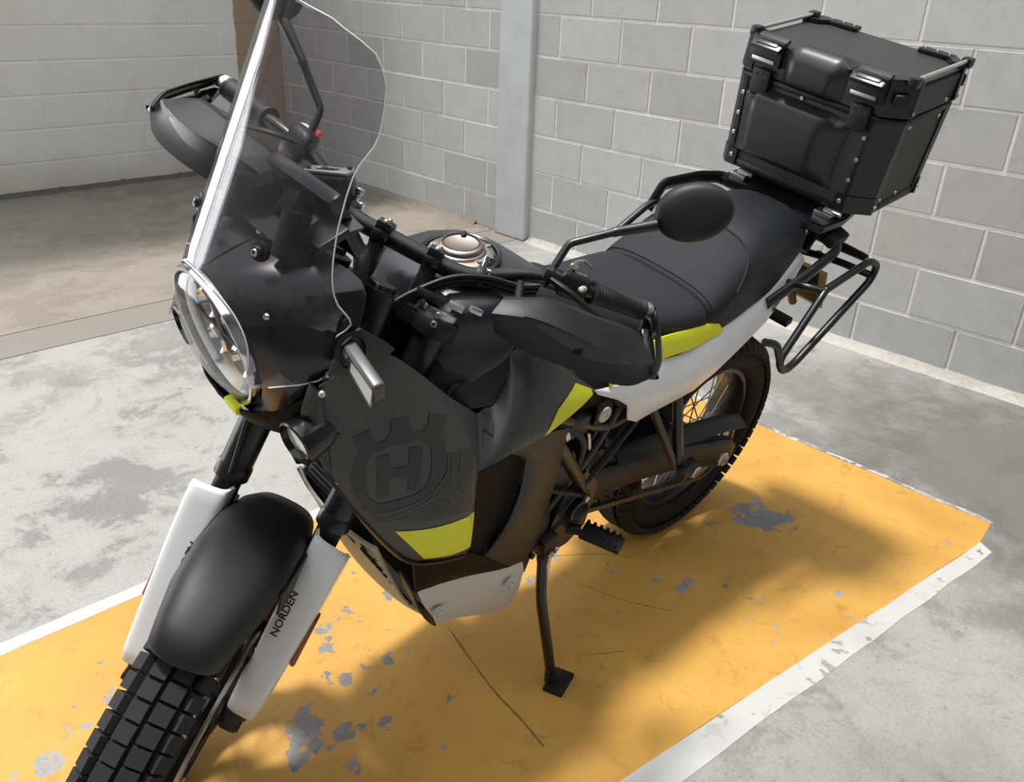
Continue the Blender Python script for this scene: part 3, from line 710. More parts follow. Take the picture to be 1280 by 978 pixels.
PB('hose_clamp', FK(1.208, .040, .112), (.012, .026, .012), 'alu', FROT, .003); PB('hose_clamp', FK(1.216, .036, .142), (.010, .022, .010), 'alu', FROT @ Matrix.Rotation(.4, 3, 'Z'), .003)
for a, b_, y in ((1.187, .05, .094), (1.172, .052, .094)):
    bm = B(); bolt(bm, FK(a, b_ + .012, y), SFW, .006, .006); P('clamp_pinch_bolt', bm, 'steel')
PB('cable_guide', FK(1.205, .03, .07), (.05, .05, .014), 'dark', FROT, .004)

M['signalgrey'] = mat('signal_grey', (.045, .048, .055), .35)
# ------------------------------------------------------------------ headlight
HC = Vector((1.398, 0, 1.050)); HN = Vector((.978, 0, -.207)).normalized(); HU = Vector((.207, 0, .978)); HY = Vector((0, 1, 0))
def HP(y, z, d=0): return HC + HY * y + HU * z + HN * d
bm = B(); lathe(bm, [(.060, -.10), (.095, -.06), (.104, -.01), (.104, .004), (.098, .006), (.096, -.004), (.092, -.03)], HC, HN, 56); hl = P('headlight', bm, 'gloss')
bm = B(); lathe(bm, [(.1065, -.006), (.1072, .002), (.105, .008), (.100, .008), (.100, .003)], HC, HN, 56, closed=True); P('headlight_rim', bm, 'chrome', hl)
bm = B(); lathe(bm, [(.0985, .004), (.094, .010), (.078, .019), (.055, .026), (.03, .030), (0, .0315)], HC, HN, 48)
bmesh.ops.delete(bm, geom=[f for f in bm.faces if len(f.verts) > 6], context='FACES'); thicken(bm, .0015); P('headlight_lens', bm, 'lens', hl)
bm = B(); lathe(bm, [(.094, -.002), (.088, -.018), (.070, -.034), (.045, -.045), (.0, -.05)], HC, HN, 40)
bmesh.ops.delete(bm, geom=[f for f in bm.faces if len(f.verts) > 6], context='FACES'); thicken(bm, .002); P('reflector_bowl', bm, 'alu', hl)
bm = B(); tube(bm, [HP(.085 * math.sin(t), .085 * math.cos(t), -.006) for t in [math.radians(a) for a in range(-150, 151, 8)]], .006, 10); P('light_guide', bm, 'led', hl)
PB('lamp_divider', HP(0, .004, -.022), (.030, .150, .008), 'dark', Matrix((HN, HY, HU)).transposed(), .002, parent=hl)
PB('lamp_divider', HP(0, .045, -.022), (.030, .020, .085), 'dark', Matrix((HN, HY, HU)).transposed(), .004, parent=hl)
for z in (.030, -.030):
    for y in (.030, -.030):
        bm = B(); lathe(bm, [(.024, -.030), (.026, -.012), (.022, -.008), (.012, -.022), (0, -.026)], HP(y * 1.15, z * 1.1, 0), HN, 20); P('lamp_reflector', bm, 'chrome', hl)

# ------------------------------------------------------------------ front cowl (both sides of the headlight)
def cowl(sy):
    a = [HP(.110 * math.sin(t) * sy, .110 * math.cos(t), -.006) for t in np.linspace(.0, PI, 13)]
    c = [Vector((x, y * sy, z)) for x, y, z in ((1.335, 0, 1.190), (1.312, .055, 1.195), (1.278, .110, 1.190), (1.262, .150, 1.172), (1.276, .170, 1.140), (1.296, .180, 1.100), (1.312, .176, 1.064), (1.325, .166, 1.036), (1.336, .150, 1.004), (1.352, .125, .975), (1.370, .09, .955), (1.374, .045, .942), (1.375, 0, .938))]
    A, D = resample(a, 28), resample(c, 28); G = []
    for j in range(10):
        v = j / 9; row = []
        for i in range(28):
            p = A[i].lerp(D[i], v); up = 1 - i / 27
            fac = (1 if abs(v - .5) > .01 else 1)
            p += Vector((.012, .010 * sy, .004)) * (4 * v * (1 - v)) * (.3 + .7 * math.sin(PI * i / 27))
            row.append(p)
        G.append(row)
    return panel('front_cowl', G, 'cowl', bike, .004)
for sy in (1, -1):
    cw = cowl(sy)
    # raised facet running from the headlight up to the side of the dash
    G = coons([Vector((1.355, .100 * sy, 1.150)), Vector((1.318, .135 * sy, 1.165)), Vector((1.270, .158 * sy, 1.172))], [Vector((1.352, .138 * sy, 1.085)), Vector((1.330, .165 * sy, 1.092)), Vector((1.296, .184 * sy, 1.105))],
              [Vector((1.355, .100 * sy, 1.150)), Vector((1.352, .138 * sy, 1.085))], [Vector((1.270, .158 * sy, 1.172)), Vector((1.296, .184 * sy, 1.105))], 10, 6, (.003, .004 * sy, .003)); panel('cowl_facet', G, 'gloss', cw, .004)
    bm = B(); bolt(bm, (1.330, .178 * sy, 1.062), (.6, .8 * sy, 0), .008, .006); P('cowl_screw', bm, 'dark', cw)
    bm = B(); bolt(bm, (1.346, .190 * sy, 1.052), (.6, .8 * sy, .1), .005, .004); P('cowl_screw', bm, 'alu', cw)
    # yellow lip below the lamp
PB('yellow_lip', (1.392, .035, .950), (.012, .036, .014), 'yellow', Matrix.Rotation(.2, 3, 'Y'), .003)
# under-nose beak
for sy in (1, -1):
    G = coons([Vector((1.398, 0, .948)), Vector((1.392, .06 * sy, .955)), Vector((1.372, .115 * sy, .985)), Vector((1.352, .168 * sy, 1.035))], [Vector((1.372, 0, .922)), Vector((1.375, .055 * sy, .925)), Vector((1.366, .105 * sy, .938)), Vector((1.352, .150 * sy, .955))],
              [Vector((1.398, 0, .948)), Vector((1.372, 0, .922))], [Vector((1.352, .168 * sy, 1.035)), Vector((1.352, .150 * sy, .955))], 12, 6, (.004, .004 * sy, 0)); panel('nose_beak', G, 'deep', bike, .004)
# inner nose: closes the cowl from behind
PB('lamp_bracket', (1.30, 0, 1.06), (.10, .22, .17), 'dark', Matrix.Rotation(-.2, 3, 'Y'), .02, 2)
# cockpit: dash hood, display and its stays, all behind the windscreen
G = strip([Vector((1.325, -.09, 1.192)), Vector((1.340, 0, 1.205)), Vector((1.325, .09, 1.192))], [Vector((1.238, -.105, 1.232)), Vector((1.236, 0, 1.244)), Vector((1.238, .105, 1.232))], 12, 6, (0, 0, .006)); panel('dash_hood', G, 'cowl', bike, .004)
rD = Matrix.Rotation(-.55, 3, 'Y')
dsp = PB('display', (1.245, 0.0, 1.222), (.024, .165, .105), 'gloss', Matrix.Rotation(.5, 3, 'Y'), .008, 2)
PB('display_glass', (1.233, 0, 1.216), (.003, .145, .085), 'screen', Matrix.Rotation(.5, 3, 'Y'), .001, parent=dsp)
for sy in (1, -1):
    PB('screen_bracket', (1.325, .070 * sy, 1.220), (.034, .026, .065), 'deep', Matrix.Rotation(-.35, 3, 'Y') @ Matrix.Rotation(.1 * sy, 3, 'X'), .006)
    PB('screen_stay', (1.30, .035 * sy, 1.235), (.04, .03, .045), 'deep', Matrix.Rotation(.6, 3, 'Y') @ Matrix.Rotation(.5 * sy, 3, 'Z'), .006)
    PB('dash_side', (1.285, .085 * sy, 1.222), (.05, .05, .012), 'satin', Matrix.Rotation(.4, 3, 'Y'), .003)
# ------------------------------------------------------------------ windscreen: curved sheet, lower edge cut round the headlight
EDGE = [(1.032, .108), (1.042, .138), (1.052, .166), (1.064, .172), (1.097, .165), (1.115, .166), (1.133, .176), (1.144, .172), (1.164, .158), (1.190, .150), (1.217, .145), (1.254, .140), (1.300, .137), (1.328, .137), (1.363, .145), (1.389, .143), (1.425, .137), (1.442, .130), (1.458, .120), (1.469, .104), (1.485, .073), (1.494, .030), (1.496, .010)]
def edge_y(z):      # half width of the sheet at height z
    return float(np.interp(z, [a for a, _ in EDGE], [p for _, p in EDGE]))
def scr_x(y, z): return 1.425 - (z - 1.155) * .37 - 4.40 * y * y
ZT = 1.050 + .1095
zs = list(np.linspace(1.032, ZT, 17)) + list(np.linspace(ZT, 1.445, 24)[1:]) + [1.458, 1.469, 1.478, 1.485, 1.491, 1.496]
G = []
for z in zs:
    h = math.sqrt(max(0, .1095 ** 2 - (z - 1.050) ** 2)) if z > 1.06 else .1085
    if z >= ZT - 1e-6: h = 0
    e = max(edge_y(z), h + .001); G.append([(h + (e - h) * k / 16) for k in range(17)])
bm = B(); rows = []
for z, ys in zip(zs, G):
    R_ = [bm.verts.new((scr_x(y, z), y, z)) for y in ys]; L_ = [bm.verts.new((scr_x(y, z), -y, z)) for y in ys]
    rows.append((R_, L_))
for (r0, l0), (r1, l1) in zip(rows, rows[1:]):
    for k in range(16):
        bm.faces.new((r0[k], r0[k + 1], r1[k + 1], r1[k])); bm.faces.new((l0[k], l1[k], l1[k + 1], l0[k + 1]))
bmesh.ops.remove_doubles(bm, verts=bm.verts, dist=.0003); thicken(bm, .003)
ws = P('windscreen', bm, 'screenclear', sharp=60)
M['screenedge'] = mat('polished_edge', (.55, .55, .56), .2)
zz = [z for z in zs if z > 1.0325]
for sy in (1, -1):
    bm = B(); tube(bm, [Vector((scr_x(edge_y(z), z), edge_y(z) * sy, z)) for z in zz] + [Vector((scr_x(0, 1.496), 0, 1.4965))], .0011, 6); P('screen_edge', bm, 'screenedge', ws)
bm = B(); tube(bm, [Vector((scr_x(.1095 * math.sin(t), 1.05 + .1095 * math.cos(t)) + .001, .1095 * math.sin(t), 1.05 + .1095 * math.cos(t))) for t in np.linspace(-1.5, 1.5, 30)], .0011, 6); P('screen_edge', bm, 'screenedge', ws)
for sy in (1, -1):
    bm = B(); bolt(bm, (scr_x(.081, 1.212) + .002, .081 * sy, 1.212), (.85, .35 * sy, .3), .0085, .007); lathe(bm, [(.013, -.004), (.013, .002), (.009, .003)], (scr_x(.081, 1.212), .081 * sy, 1.212), (.85, .35 * sy, .3), 18); P('screen_screw', bm, 'dark', ws)
    bm = B(); bolt(bm, (scr_x(.081, 1.212) + .006, .081 * sy, 1.212), (.85, .35 * sy, .3), .0060, .004); P('screw_head', bm, 'chrome', ws)
    bm = B(); bolt(bm, (scr_x(.11, 1.135) + .002, .11 * sy, 1.135), (.8, .4 * sy, .2), .005, .004); P('screen_screw', bm, 'chrome', ws)

# ------------------------------------------------------------------ side bodywork (left described, right mirrored)
def V3(l, sy): return [Vector((x, y * sy, z)) for x, y, z in l]
SH_TOP = [(1.345, .180, 1.055), (1.300, .197, 1.092), (1.255, .200, 1.092), (1.205, .196, 1.052), (1.111, .185, .960), (1.040, .180, .898)]
SH_RT = [(1.040, .180, .898), (1.057, .213, .858), (1.074, .235, .829), (1.081, .250, .756), (1.070, .247, .662), (1.075, .242, .645)]
SH_LF = [(1.345, .180, 1.055), (1.335, .183, .99), (1.329, .186, .918), (1.292, .206, .835), (1.225, .232, .730), (1.186, .240, .690)]
SH_BT = [(1.186, .240, .690), (1.13, .246, .668), (1.075, .242, .645)]
WG_TOP = [(1.040, .180, .898), (1.005, .168, .900), (.975, .158, .935), (.955, .150, .975), (.912, .156, .985), (.860, .165, .955), (.800, .176, .895), (.737, .186, .846)]
WG_BOT = [(1.074, .235, .829), (1.030, .236, .833), (.993, .234, .835), (.950, .231, .834), (.912, .226, .832)]
FRONT = {}
for sy in (1, -1):
    G = coons(V3(SH_TOP, sy), V3(SH_BT, sy), V3(SH_LF, sy), V3(SH_RT, sy), 22, 16, (0, .016 * sy, 0))
    bm = B(); grid(bm, G); bmesh.ops.recalc_face_normals(bm, faces=bm.faces); FRONT[sy] = BVHTree.FromBMesh(bm); thicken(bm, .004)
    sp_ = P('side_fairing', bm, 'graphite', sharp=50); FRONT[('o', sy)] = sp_
    # turned black lower border
    G = strip(V3([(1.338, .181, 1.0), (1.330, .186, .918), (1.293, .206, .835), (1.226, .232, .730), (1.188, .240, .690), (1.13, .246, .667), (1.075, .242, .645)], sy),
              V3([(1.334, .168, .995), (1.327, .166, .910), (1.288, .185, .825), (1.222, .208, .715), (1.182, .215, .668), (1.125, .220, .640), (1.07, .222, .625)], sy), 24, 4, (0, .006 * sy, 0)); panel('fairing_border', G, 'plastic', sp_, .003)
    G = coons(V3(WG_TOP, sy), V3(WG_BOT, sy), V3(SH_RT[:3], sy), V3([(.737, .186, .846), (.80, .203, .838), (.912, .226, .832)], sy), 22, 10, (0, .012 * sy, 0))
    bm = B(); grid(bm, G); bmesh.ops.recalc_face_normals(bm, faces=bm.faces); FRONT[('w', sy)] = BVHTree.FromBMesh(bm); thicken(bm, .004); FRONT[('wo', sy)] = P('tank_wing', bm, 'graphite', sharp=50)
    # tank flank above the notch
    G = coons(V3([(1.085, .105, .985), (1.03, .120, 1.010), (.98, .125, 1.010), (.91, .135, 1.000)], sy), V3([(1.06, .150, .93), (1.02, .155, .955), (.99, .156, .962), (.955, .152, .972)], sy), V3([(1.085, .105, .985), (1.06, .150, .93)], sy), V3([(.91, .135, 1.0), (.955, .152, .972)], sy), 10, 6, (0, .006 * sy, 0)); panel('tank_flank', G, 'graphite', bike, .004)
    # dark duct in the notch
    bm = B(); G = coons(V3([(1.105, .172, .955), (1.075, .150, .95), (1.02, .145, .955), (.965, .146, .968)], sy), V3([(1.085, .178, .925), (1.05, .160, .905), (1.02, .155, .900), (.99, .155, .905)], sy), V3([(1.105, .172, .955), (1.085, .178, .925)], sy), V3([(.965, .146, .968), (.99, .155, .905)], sy), 12, 8, (0, -.035 * sy, -.01)); panel('air_duct', G, 'gloss', bike, .004)
    # glossy recess behind the logo panel, and the frame cover behind that
    G = coons(V3([(1.070, .222, .822), (1.02, .220, .826), (.985, .217, .826), (.945, .215, .818)], sy), V3([(1.068, .212, .60), (1.03, .208, .565), (.985, .203, .545), (.945, .198, .53)], sy), V3([(1.070, .222, .822), (1.075, .224, .72), (1.068, .212, .60)], sy), V3([(.945, .215, .818), (.935, .212, .70), (.945, .198, .53)], sy), 12, 12, (0, -.016 * sy, 0)); panel('fairing_recess', G, 'deep', bike, .004)
    G = coons(V3([(1.000, .226, .832), (.955, .228, .834), (.905, .222, .832), (.828, .210, .806)], sy), V3([(1.00, .196, .50), (.93, .188, .45), (.86, .180, .42), (.790, .165, .36)], sy), V3([(1.000, .226, .832), (.940, .216, .78), (.928, .212, .69), (.955, .203, .58), (1.00, .196, .50)], sy), V3([(.828, .210, .806), (.806, .198, .72), (.797, .188, .60), (.790, .174, .45), (.790, .165, .36)], sy), 14, 18, (0, .010 * sy, 0)); panel('frame_cover', G, 'bronze', bike, .004)
    G = strip(V3([(.945, .222, .815), (.935, .219, .70), (.95, .210, .60), (1.0, .203, .53)], sy), V3([(.938, .224, .812), (.926, .220, .70), (.94, .211, .60), (.99, .204, .525)], sy), 18, 3, (0, .003 * sy, 0)); panel('cover_edge', G, 'satin', bike, .003)
    # lower black flank between fairing and guard
    G = coons(V3([(1.186, .232, .690), (1.12, .240, .665), (1.07, .240, .645), (1.0, .215, .575), (.93, .200, .50)], sy), V3([(1.142, .205, .555), (1.08, .203, .535), (1.00, .196, .50), (.92, .190, .462), (.850, .183, .43)], sy), V3([(1.186, .232, .690), (1.165, .220, .62), (1.142, .205, .555)], sy), V3([(.93, .200, .50), (.85, .183, .43)], sy), 14, 8, (0, .004 * sy, 0)); panel('lower_flank', G, 'deep', bike, .004)
    # grey tank guard
    G = coons(V3([(1.133, .200, .543), (1.102, .206, .555), (1.02, .202, .520), (.90, .190, .462), (.829, .182, .430)], sy), V3([(1.035, .170, .361), (.97, .168, .335), (.90, .162, .290), (.84, .157, .255), (.806, .156, .255)], sy), V3([(1.133, .200, .543), (1.110, .195, .49), (1.07, .184, .42), (1.035, .170, .361)], sy), V3([(.829, .182, .430), (.814, .180, .394), (.800, .168, .31), (.806, .156, .255)], sy), 16, 10, (0, .006 * sy, 0), False)
    bm = B(); grid(bm, G); thicken(bm, .006); gg = P('tank_guard', bm, 'grey', sharp=45)
    for (x, z) in ((.875, .405), (1.075, .455)):
        bm = B(); lathe(bm, [(.013, -.004), (.013, .0035), (.010, .004), (.0095, .0015), (.006, .0015), (.006, .005), (0, .005)], (x, (.1985 if x < 1 else .2035) * sy, z), (0, sy, -.05), 18); P('guard_screw', bm, 'grey', gg)
    G = strip(V3([(1.145, .198, .548), (1.118, .192, .48), (1.08, .18, .41), (1.04, .166, .352)], sy), V3([(1.140, .15, .56), (1.115, .14, .49), (1.075, .135, .42), (1.03, .13, .36)], sy), 8, 4); panel('guard_edge', G, 'dark', gg, .004)
    # shroud top: black panel that carries the turn signal
    sigp = V3([(1.342, .196, 1.082), (1.333, .208, 1.130), (1.305, .208, 1.150), (1.262, .203, 1.117), (1.243, .202, 1.098), (1.262, .204, 1.084), (1.302, .203, 1.076)], sy)
    bm = B(); cn = sum(sigp, Vector()) / 7 + Vector((0, .006 * sy, 0)); vs = [bm.verts.new(p) for p in sigp]; cv = bm.verts.new(cn)
    for k in range(7): bm.faces.new((vs[k], vs[(k + 1) % 7], cv))
    thicken(bm, .005); sg = P('signal_panel', bm, 'plastic')
    if sy > 0:
        bm = B(); lathe(bm, [(.0225, 0), (.024, .003), (.019, .005), (.017, .001)], (1.318, .208 * sy, 1.120), (.15, sy, .1), 24, closed=True, squash=1.25); P('signal_socket', bm, 'plastic', sg)
        # turn signal: tapered blade (the photograph shows only the left one)
        d = Vector((.010, .085 * sy, -.014)); a0 = Vector((1.320, .206 * sy, 1.123)); bm = B()
        dz = Vector((.25, 0, 1)); dz = (dz - d.normalized() * dz.dot(d.normalized())).normalized(); FB = Matrix((d.normalized(), dz.cross(d.normalized()), dz)).transposed()
        box(bm, a0 + d * .52, (d.length * .95, .018, .030), FB, .005, 3); cyl(bm, a0 - d * .05, a0 + d * .2, .012, 16); ts = P('turn_signal', bm, 'signalgrey')
        G = strip([a0 + d * .25 + Vector((.012, 0, -.012)), a0 + d * .98 + Vector((.013, 0, -.018))], [a0 + d * .25 + Vector((.011, 0, .008)), a0 + d * .98 + Vector((.012, 0, .010))], 6, 3); panel('signal_lens', G, 'lens', ts, .003)
        G = strip([a0 + d * .3 + Vector((.011, 0, -.010)), a0 + d * .96 + Vector((.012, 0, -.015))], [a0 + d * .3 + Vector((.010, 0, .003)), a0 + d * .96 + Vector((.011, 0, .006))], 6, 3); panel('signal_reflector', G, 'alu', ts, .001)
    # fog lamp
    fc = Vector((1.368, .172 * sy, .967)); fn = Vector((.97, .10 * sy, -.2)).normalized(); bm = B()
    lathe(bm, [(.026, -.05), (.031, -.03), (.034, -.002), (.034, .006), (.031, .008), (.0295, .0), (.027, -.004)], fc, fn, 32); fl = P('fog_lamp', bm, 'gloss')
    bm = B(); lathe(bm, [(.0255, .0), (.021, -.010), (.014, -.018), (.0095, -.02), (.0095, -.012), (.006, -.009), (0, -.008)], fc, fn, 28); P('lamp_reflector', bm, 'chrome', fl)
    bm = B(); lathe(bm, [(.0265, .0015), (.018, .004), (0, .0055)], fc, fn, 28); bmesh.ops.delete(bm, geom=[f for f in bm.faces if len(f.verts) > 6], context='FACES'); thicken(bm, .001); P('lamp_lens', bm, 'lens', fl)
    G = strip(V3([(1.352, .168, 1.058), (1.362, .166, 1.015), (1.362, .168, .985), (1.352, .166, .945), (1.338, .168, .918)], sy), V3([(1.344, .186, 1.052), (1.340, .188, 1.01), (1.334, .189, .97), (1.330, .190, .94), (1.326, .192, .908)], sy), 16, 6, (.004, .004 * sy, 0)); panel('fog_lamp_bracket', G, 'gloss', fl, .004)
    bm = B(); cyl(bm, fc - fn * .05, fc + Vector((-.06, .012 * sy, 0)), .028, 16, .020); P('lamp_arm', bm, 'gloss', fl)

# ---- prints on the left fairing: laid on the panel surface by a sideways projection
def onto(x, z, sy, key='f', lift=.0016):
    t = FRONT[sy] if key == 'f' else FRONT[('w', sy)]
    h = t.ray_cast(Vector((x, .6 * sy, z)), Vector((0, -sy, 0)))
    if h[0] is None:
        h = t.find_nearest(Vector((x, .24 * sy, z)))
    n = h[1] if h[1].y * sy > 0 else -h[1]
    return h[0] + n * lift
def decal(name, quads, m, parent, sy, key='f', lift=.0016, sub=.02):
    """quads: list of (edge A polyline, edge B polyline) in x,z"""
    bm = B()
    for A, D in quads:
        A = resample([Vector((p[0], 0, p[1])) for p in A], max(2, int(sum((Vector(a) - Vector(b_)).length for a, b_ in zip(A, A[1:])) / sub) + 2), False); D = resample([Vector((p[0], 0, p[1])) for p in D], len(A), False)
        nv = max(2, int((A[0] - D[0]).length / sub) + 2)
        V = [[bm.verts.new(onto(*(lambda q: (q.x, q.z))(a.lerp(d_, j / (nv - 1))), sy, key, lift)) for a, d_ in zip(A, D)] for j in range(nv)]
        for r0, r1 in zip(V, V[1:]):
            for k in range(len(A) - 1): bm.faces.new((r0[k], r0[k + 1], r1[k + 1], r1[k]))
    bmesh.ops.remove_doubles(bm, verts=bm.verts, dist=.00005); thicken(bm, .0002)
    return P(name, bm, m, parent, sharp=60)
RING = [([(1.2953, 0.9519), (1.3028, 0.9221), (1.3043, 0.8926), (1.2951, 0.8621), (1.281, 0.8388), (1.2635, 0.8325), (1.2308, 0.8367), (1.2008, 0.8422), (1.1729, 0.8516), (1.1538, 0.8691), (1.1477, 0.8971), (1.1525, 0.9268), (1.1827, 0.9491), (1.2176, 0.9643), (1.2439, 0.9647), (1.2688, 0.9626), (1.2867, 0.9565), (1.2953, 0.9519)], [(1.2773, 0.9435), (1.2859, 0.929), (1.2865, 0.9012), (1.2831, 0.8715), (1.2753, 0.8533), (1.2644, 0.8476), (1.2339, 0.8524), (1.2078, 0.854), (1.1898, 0.8653), (1.182, 0.8857), (1.1794, 0.9096), (1.1832, 0.9295), (1.1991, 0.9423), (1.2226, 0.9483), (1.2479, 0.9514), (1.2613, 0.9503), (1.2712, 0.9476), (1.2773, 0.9435)])]
CROWN = [([(1.3047, 0.9733), (1.3022, 0.9594), (1.2965, 0.9501)], [(1.2825, 0.9869), (1.2805, 0.9717), (1.2724, 0.9627)]), ([(1.2539, 0.9941), (1.252, 0.9774), (1.2605, 0.9636)], [(1.2214, 0.9899), (1.2203, 0.9747), (1.2124, 0.9616)]), ([(1.1801, 0.9758), (1.1828, 0.9607), (1.1963, 0.955)], [(1.1358, 0.9501), (1.1424, 0.9389), (1.1565, 0.9317)])]
HBAR = [([(1.2728, 0.9372), (1.2705, 0.8599)], [(1.2536, 0.9383), (1.2542, 0.8633)]), ([(1.2217, 0.9377), (1.2249, 0.8654)], [(1.1973, 0.9314), (1.2047, 0.8632)]), ([(1.2548, 0.9123), (1.2225, 0.9082)], [(1.2545, 0.8968), (1.2226, 0.8922)])]
BAND = [([(1.1448, 0.8954), (1.1106, 0.8844), (1.073, 0.8696)], [(1.1481, 0.8707), (1.12, 0.8575), (1.0767, 0.8342)]), ([(1.1487, 0.8705), (1.1171, 0.8556), (1.0767, 0.8338)], [(1.1826, 0.8387), (1.133, 0.8103), (1.0833, 0.766)]), ([(1.1826, 0.8382), (1.133, 0.8098), (1.0809, 0.7619)], [(1.2371, 0.8089), (1.1926, 0.7952), (1.1202, 0.7794)]), ([(1.2854, 0.8407), (1.2633, 0.8311), (1.2327, 0.8357), (1.1826, 0.8382)], [(1.2609, 0.8029), (1.2503, 0.806), (1.244, 0.8086), (1.23, 0.8102)])]
LINES = [[(1.1439, 0.8953), (1.149, 0.8711), (1.1598, 0.8567), (1.1873, 0.8417), (1.2247, 0.8325), (1.2624, 0.8239)], [(1.132, 0.8905), (1.1423, 0.8508), (1.1331, 0.8288), (1.1067, 0.7992), (1.0859, 0.7715)], [(1.1108, 0.8841), (1.1211, 0.8407), (1.11, 0.8128), (1.0848, 0.7807)], [(1.122, 0.7853), (1.1469, 0.8193), (1.1628, 0.8325), (1.1824, 0.8328), (1.2161, 0.8249), (1.248, 0.8132)]]
YEL = [([(1.2347, 0.7829), (1.0823, 0.7575)], [(1.1734, 0.6951), (1.0739, 0.6704)])]
STRIPE = [([(0.8069, 0.886), (0.8758, 0.8692), (0.9147, 0.8352)], [(0.7384, 0.8458), (0.7779, 0.8403), (0.8534, 0.8349)])]
NMARK = [[(1.0496, 0.8601), (1.0387, 0.8792), (1.0256, 0.867), (1.0152, 0.881)]]
for sy in (1, -1):
    so, wo = FRONT[('o', sy)], FRONT[('wo', sy)]
    decal('topographic_print', BAND, 'graphite2', so, sy, lift=.0006)
    decal('emblem_ring', RING, 'graphite2', so, sy, lift=.0010); decal('emblem_crown', CROWN, 'graphite2', so, sy, lift=.0010); decal('emblem_letter', HBAR, 'graphite2', so, sy, lift=.0010)
    for l in LINES:
        bm = B(); tube(bm, [onto(p.x, p.z, sy, 'f', .0009) for p in catmull([(x, 0, z) for x, z in l], 6)], .0008, 5); P('print_line', bm, 'graphite3', so)
    decal('yellow_panel', YEL, 'yellow', so, sy, lift=.0014)
    decal('yellow_stripe', STRIPE, 'yellow', wo, sy, 'w', lift=.0014)
    for l in NMARK:
        bm = B(); tube(bm, [onto(x, z, sy, 'w', .0008) for x, z in l], .0012, 6); P('lettering', bm, 'graphite2', wo)

# ------------------------------------------------------------------ white tail panels, yellow seat strips
WT = [(.745, .189, .852), (.700, .182, .838), (.640, .175, .828), (.560, .170, .838), (.500, .168, .835), (.434, .165, .826), (.360, .163, .838), (.293, .160, .847), (.200, .153, .862), (.122, .145, .882), (.045, .135, .915), (-.010, .125, .945), (-.043, .118, .955)]
WB_ = [(.735, .190, .838), (.660, .189, .798), (.618, .187, .768), (.600, .186, .724), (.562, .185, .703), (.511, .185, .709), (.430, .183, .710), (.356, .181, .712), (.270, .176, .735), (.205, .170, .757), (.084, .156, .795), (.010, .143, .850), (-.060, .126, .918)]
for sy in (1, -1):
    A, D = V3(WT, sy), V3(WB_, sy); A = catmull(A, 3); D = [D[i // 3].lerp(D[min(i // 3 + 1, len(D) - 1)], (i % 3) / 3) for i in range(len(A))]
    G = []
    for j in range(9):
        v = j / 8; G.append([a.lerp(d_, v) + Vector((0, .014 * sy, .004)) * (4 * v * (1 - v)) ** .7 * min(1, i / 8) for i, (a, d_) in enumerate(zip(A, D))])
    tp = panel('tail_panel', G, 'white', bike, .005)
    if sy > 0:
        tb = text_bm('901', .042); place(tb, (.035, .1530, .858), (-.70, -.10, .42), (0, 1, .25), 1.5, .12); P('lettering', project(tb, tree_of(tp), (0, -1, -.2)), 'print', tp)
    G = coons(V3([(.700, .175, .877), (.62, .171, .887), (.545, .169, .899), (.43, .165, .887), (.322, .1635, .876)], sy), V3([(.690, .185, .838), (.61, .179, .836), (.536, .177, .847), (.41, .174, .838), (.291, .169, .848)], sy), V3([(.70, .175, .877), (.690, .185, .838)], sy), V3([(.322, .1635, .876), (.291, .169, .848)], sy), 16, 5, (0, .004 * sy, .002)); panel('seat_strip', G, 'yellow', bike, .005)
    PB('frame_bolt', (.665, .165 * sy, .752), (.05, .012, .05), 'dark', None, .01)
    bm = B(); lathe(bm, [(.018, 0), (.018, .004), (.014, .006), (.006, .006), (.006, .004), (0, .004)], (.665, .170 * sy, .752), (0, sy, 0), 22); P('frame_plug', bm, 'beige')
# ------------------------------------------------------------------ fuel tank
prof = [(1.10, 1.03, .080), (1.085, 1.060, .105), (1.05, 1.082, .128), (1.0, 1.088, .142), (.93, 1.088, .150), (.87, 1.078, .150), (.81, 1.054, .142), (.76, 1.020, .130), (.72, .98, .118), (.69, .93, .11)]
G = []
for x, zt, hw in prof:
    row = []
    for k in range(25):
        t = -1 + 2 * k / 24; a = t * PI / 2
        y = hw * (math.copysign(abs(math.sin(a)) ** .7, t)); z = zt - (zt - .985 + .01) * (1 - abs(math.cos(a)) ** .30)
        row.append(Vector((x, y, z)))
    row = [Vector((x, -(hw + .035), .90)), Vector((x, -(hw + .018), .955))] + row + [Vector((x, hw + .018, .955)), Vector((x, hw + .035, .90))]
    G.append(row)
bm = B(); grid(bm, G); thicken(bm, .004); tk = P('fuel_tank', bm, 'tank', sharp=60)
cpn = Vector((.10, 0, 1)).normalized(); cpc = Vector((.962, 0, 1.0905))
bm = B(); lathe(bm, [(.071, -.006), (.071, .003), (.067, .005), (.063, .003), (.063, -.004)], cpc, cpn, 44, closed=True); cr = P('cap_ring', bm, 'satin', tk)
bm = B(); lathe(bm, [(.058, -.002), (.057, .005), (.054, .007), (.044, .008), (.042, .012), (.040, .013)], cpc, cpn, 44); P('cap_flange', bm, 'bronzecap', tk)
bm = B(); lathe(bm, [(.040, .008), (.039, .018), (.036, .0215), (.033, .0225), (.030, .0205), (0, .0205)], cpc, cpn, 40); fc_ = P('filler_cap', bm, 'bronzecap', tk)
bm = B(); lathe(bm, [(.0325, .0226), (.0325, .0230), (.030, .0230), (.030, .0226)], cpc, cpn, 40, closed=True); P('cap_groove', bm, 'dark', fc_)
bm = B(); box(bm, cpc + Vector((-.020, -.020, .0245)), (.018, .010, .007), Matrix.Rotation(.7, 3, 'Z'), .003); P('cap_hinge', bm, 'dark', fc_)
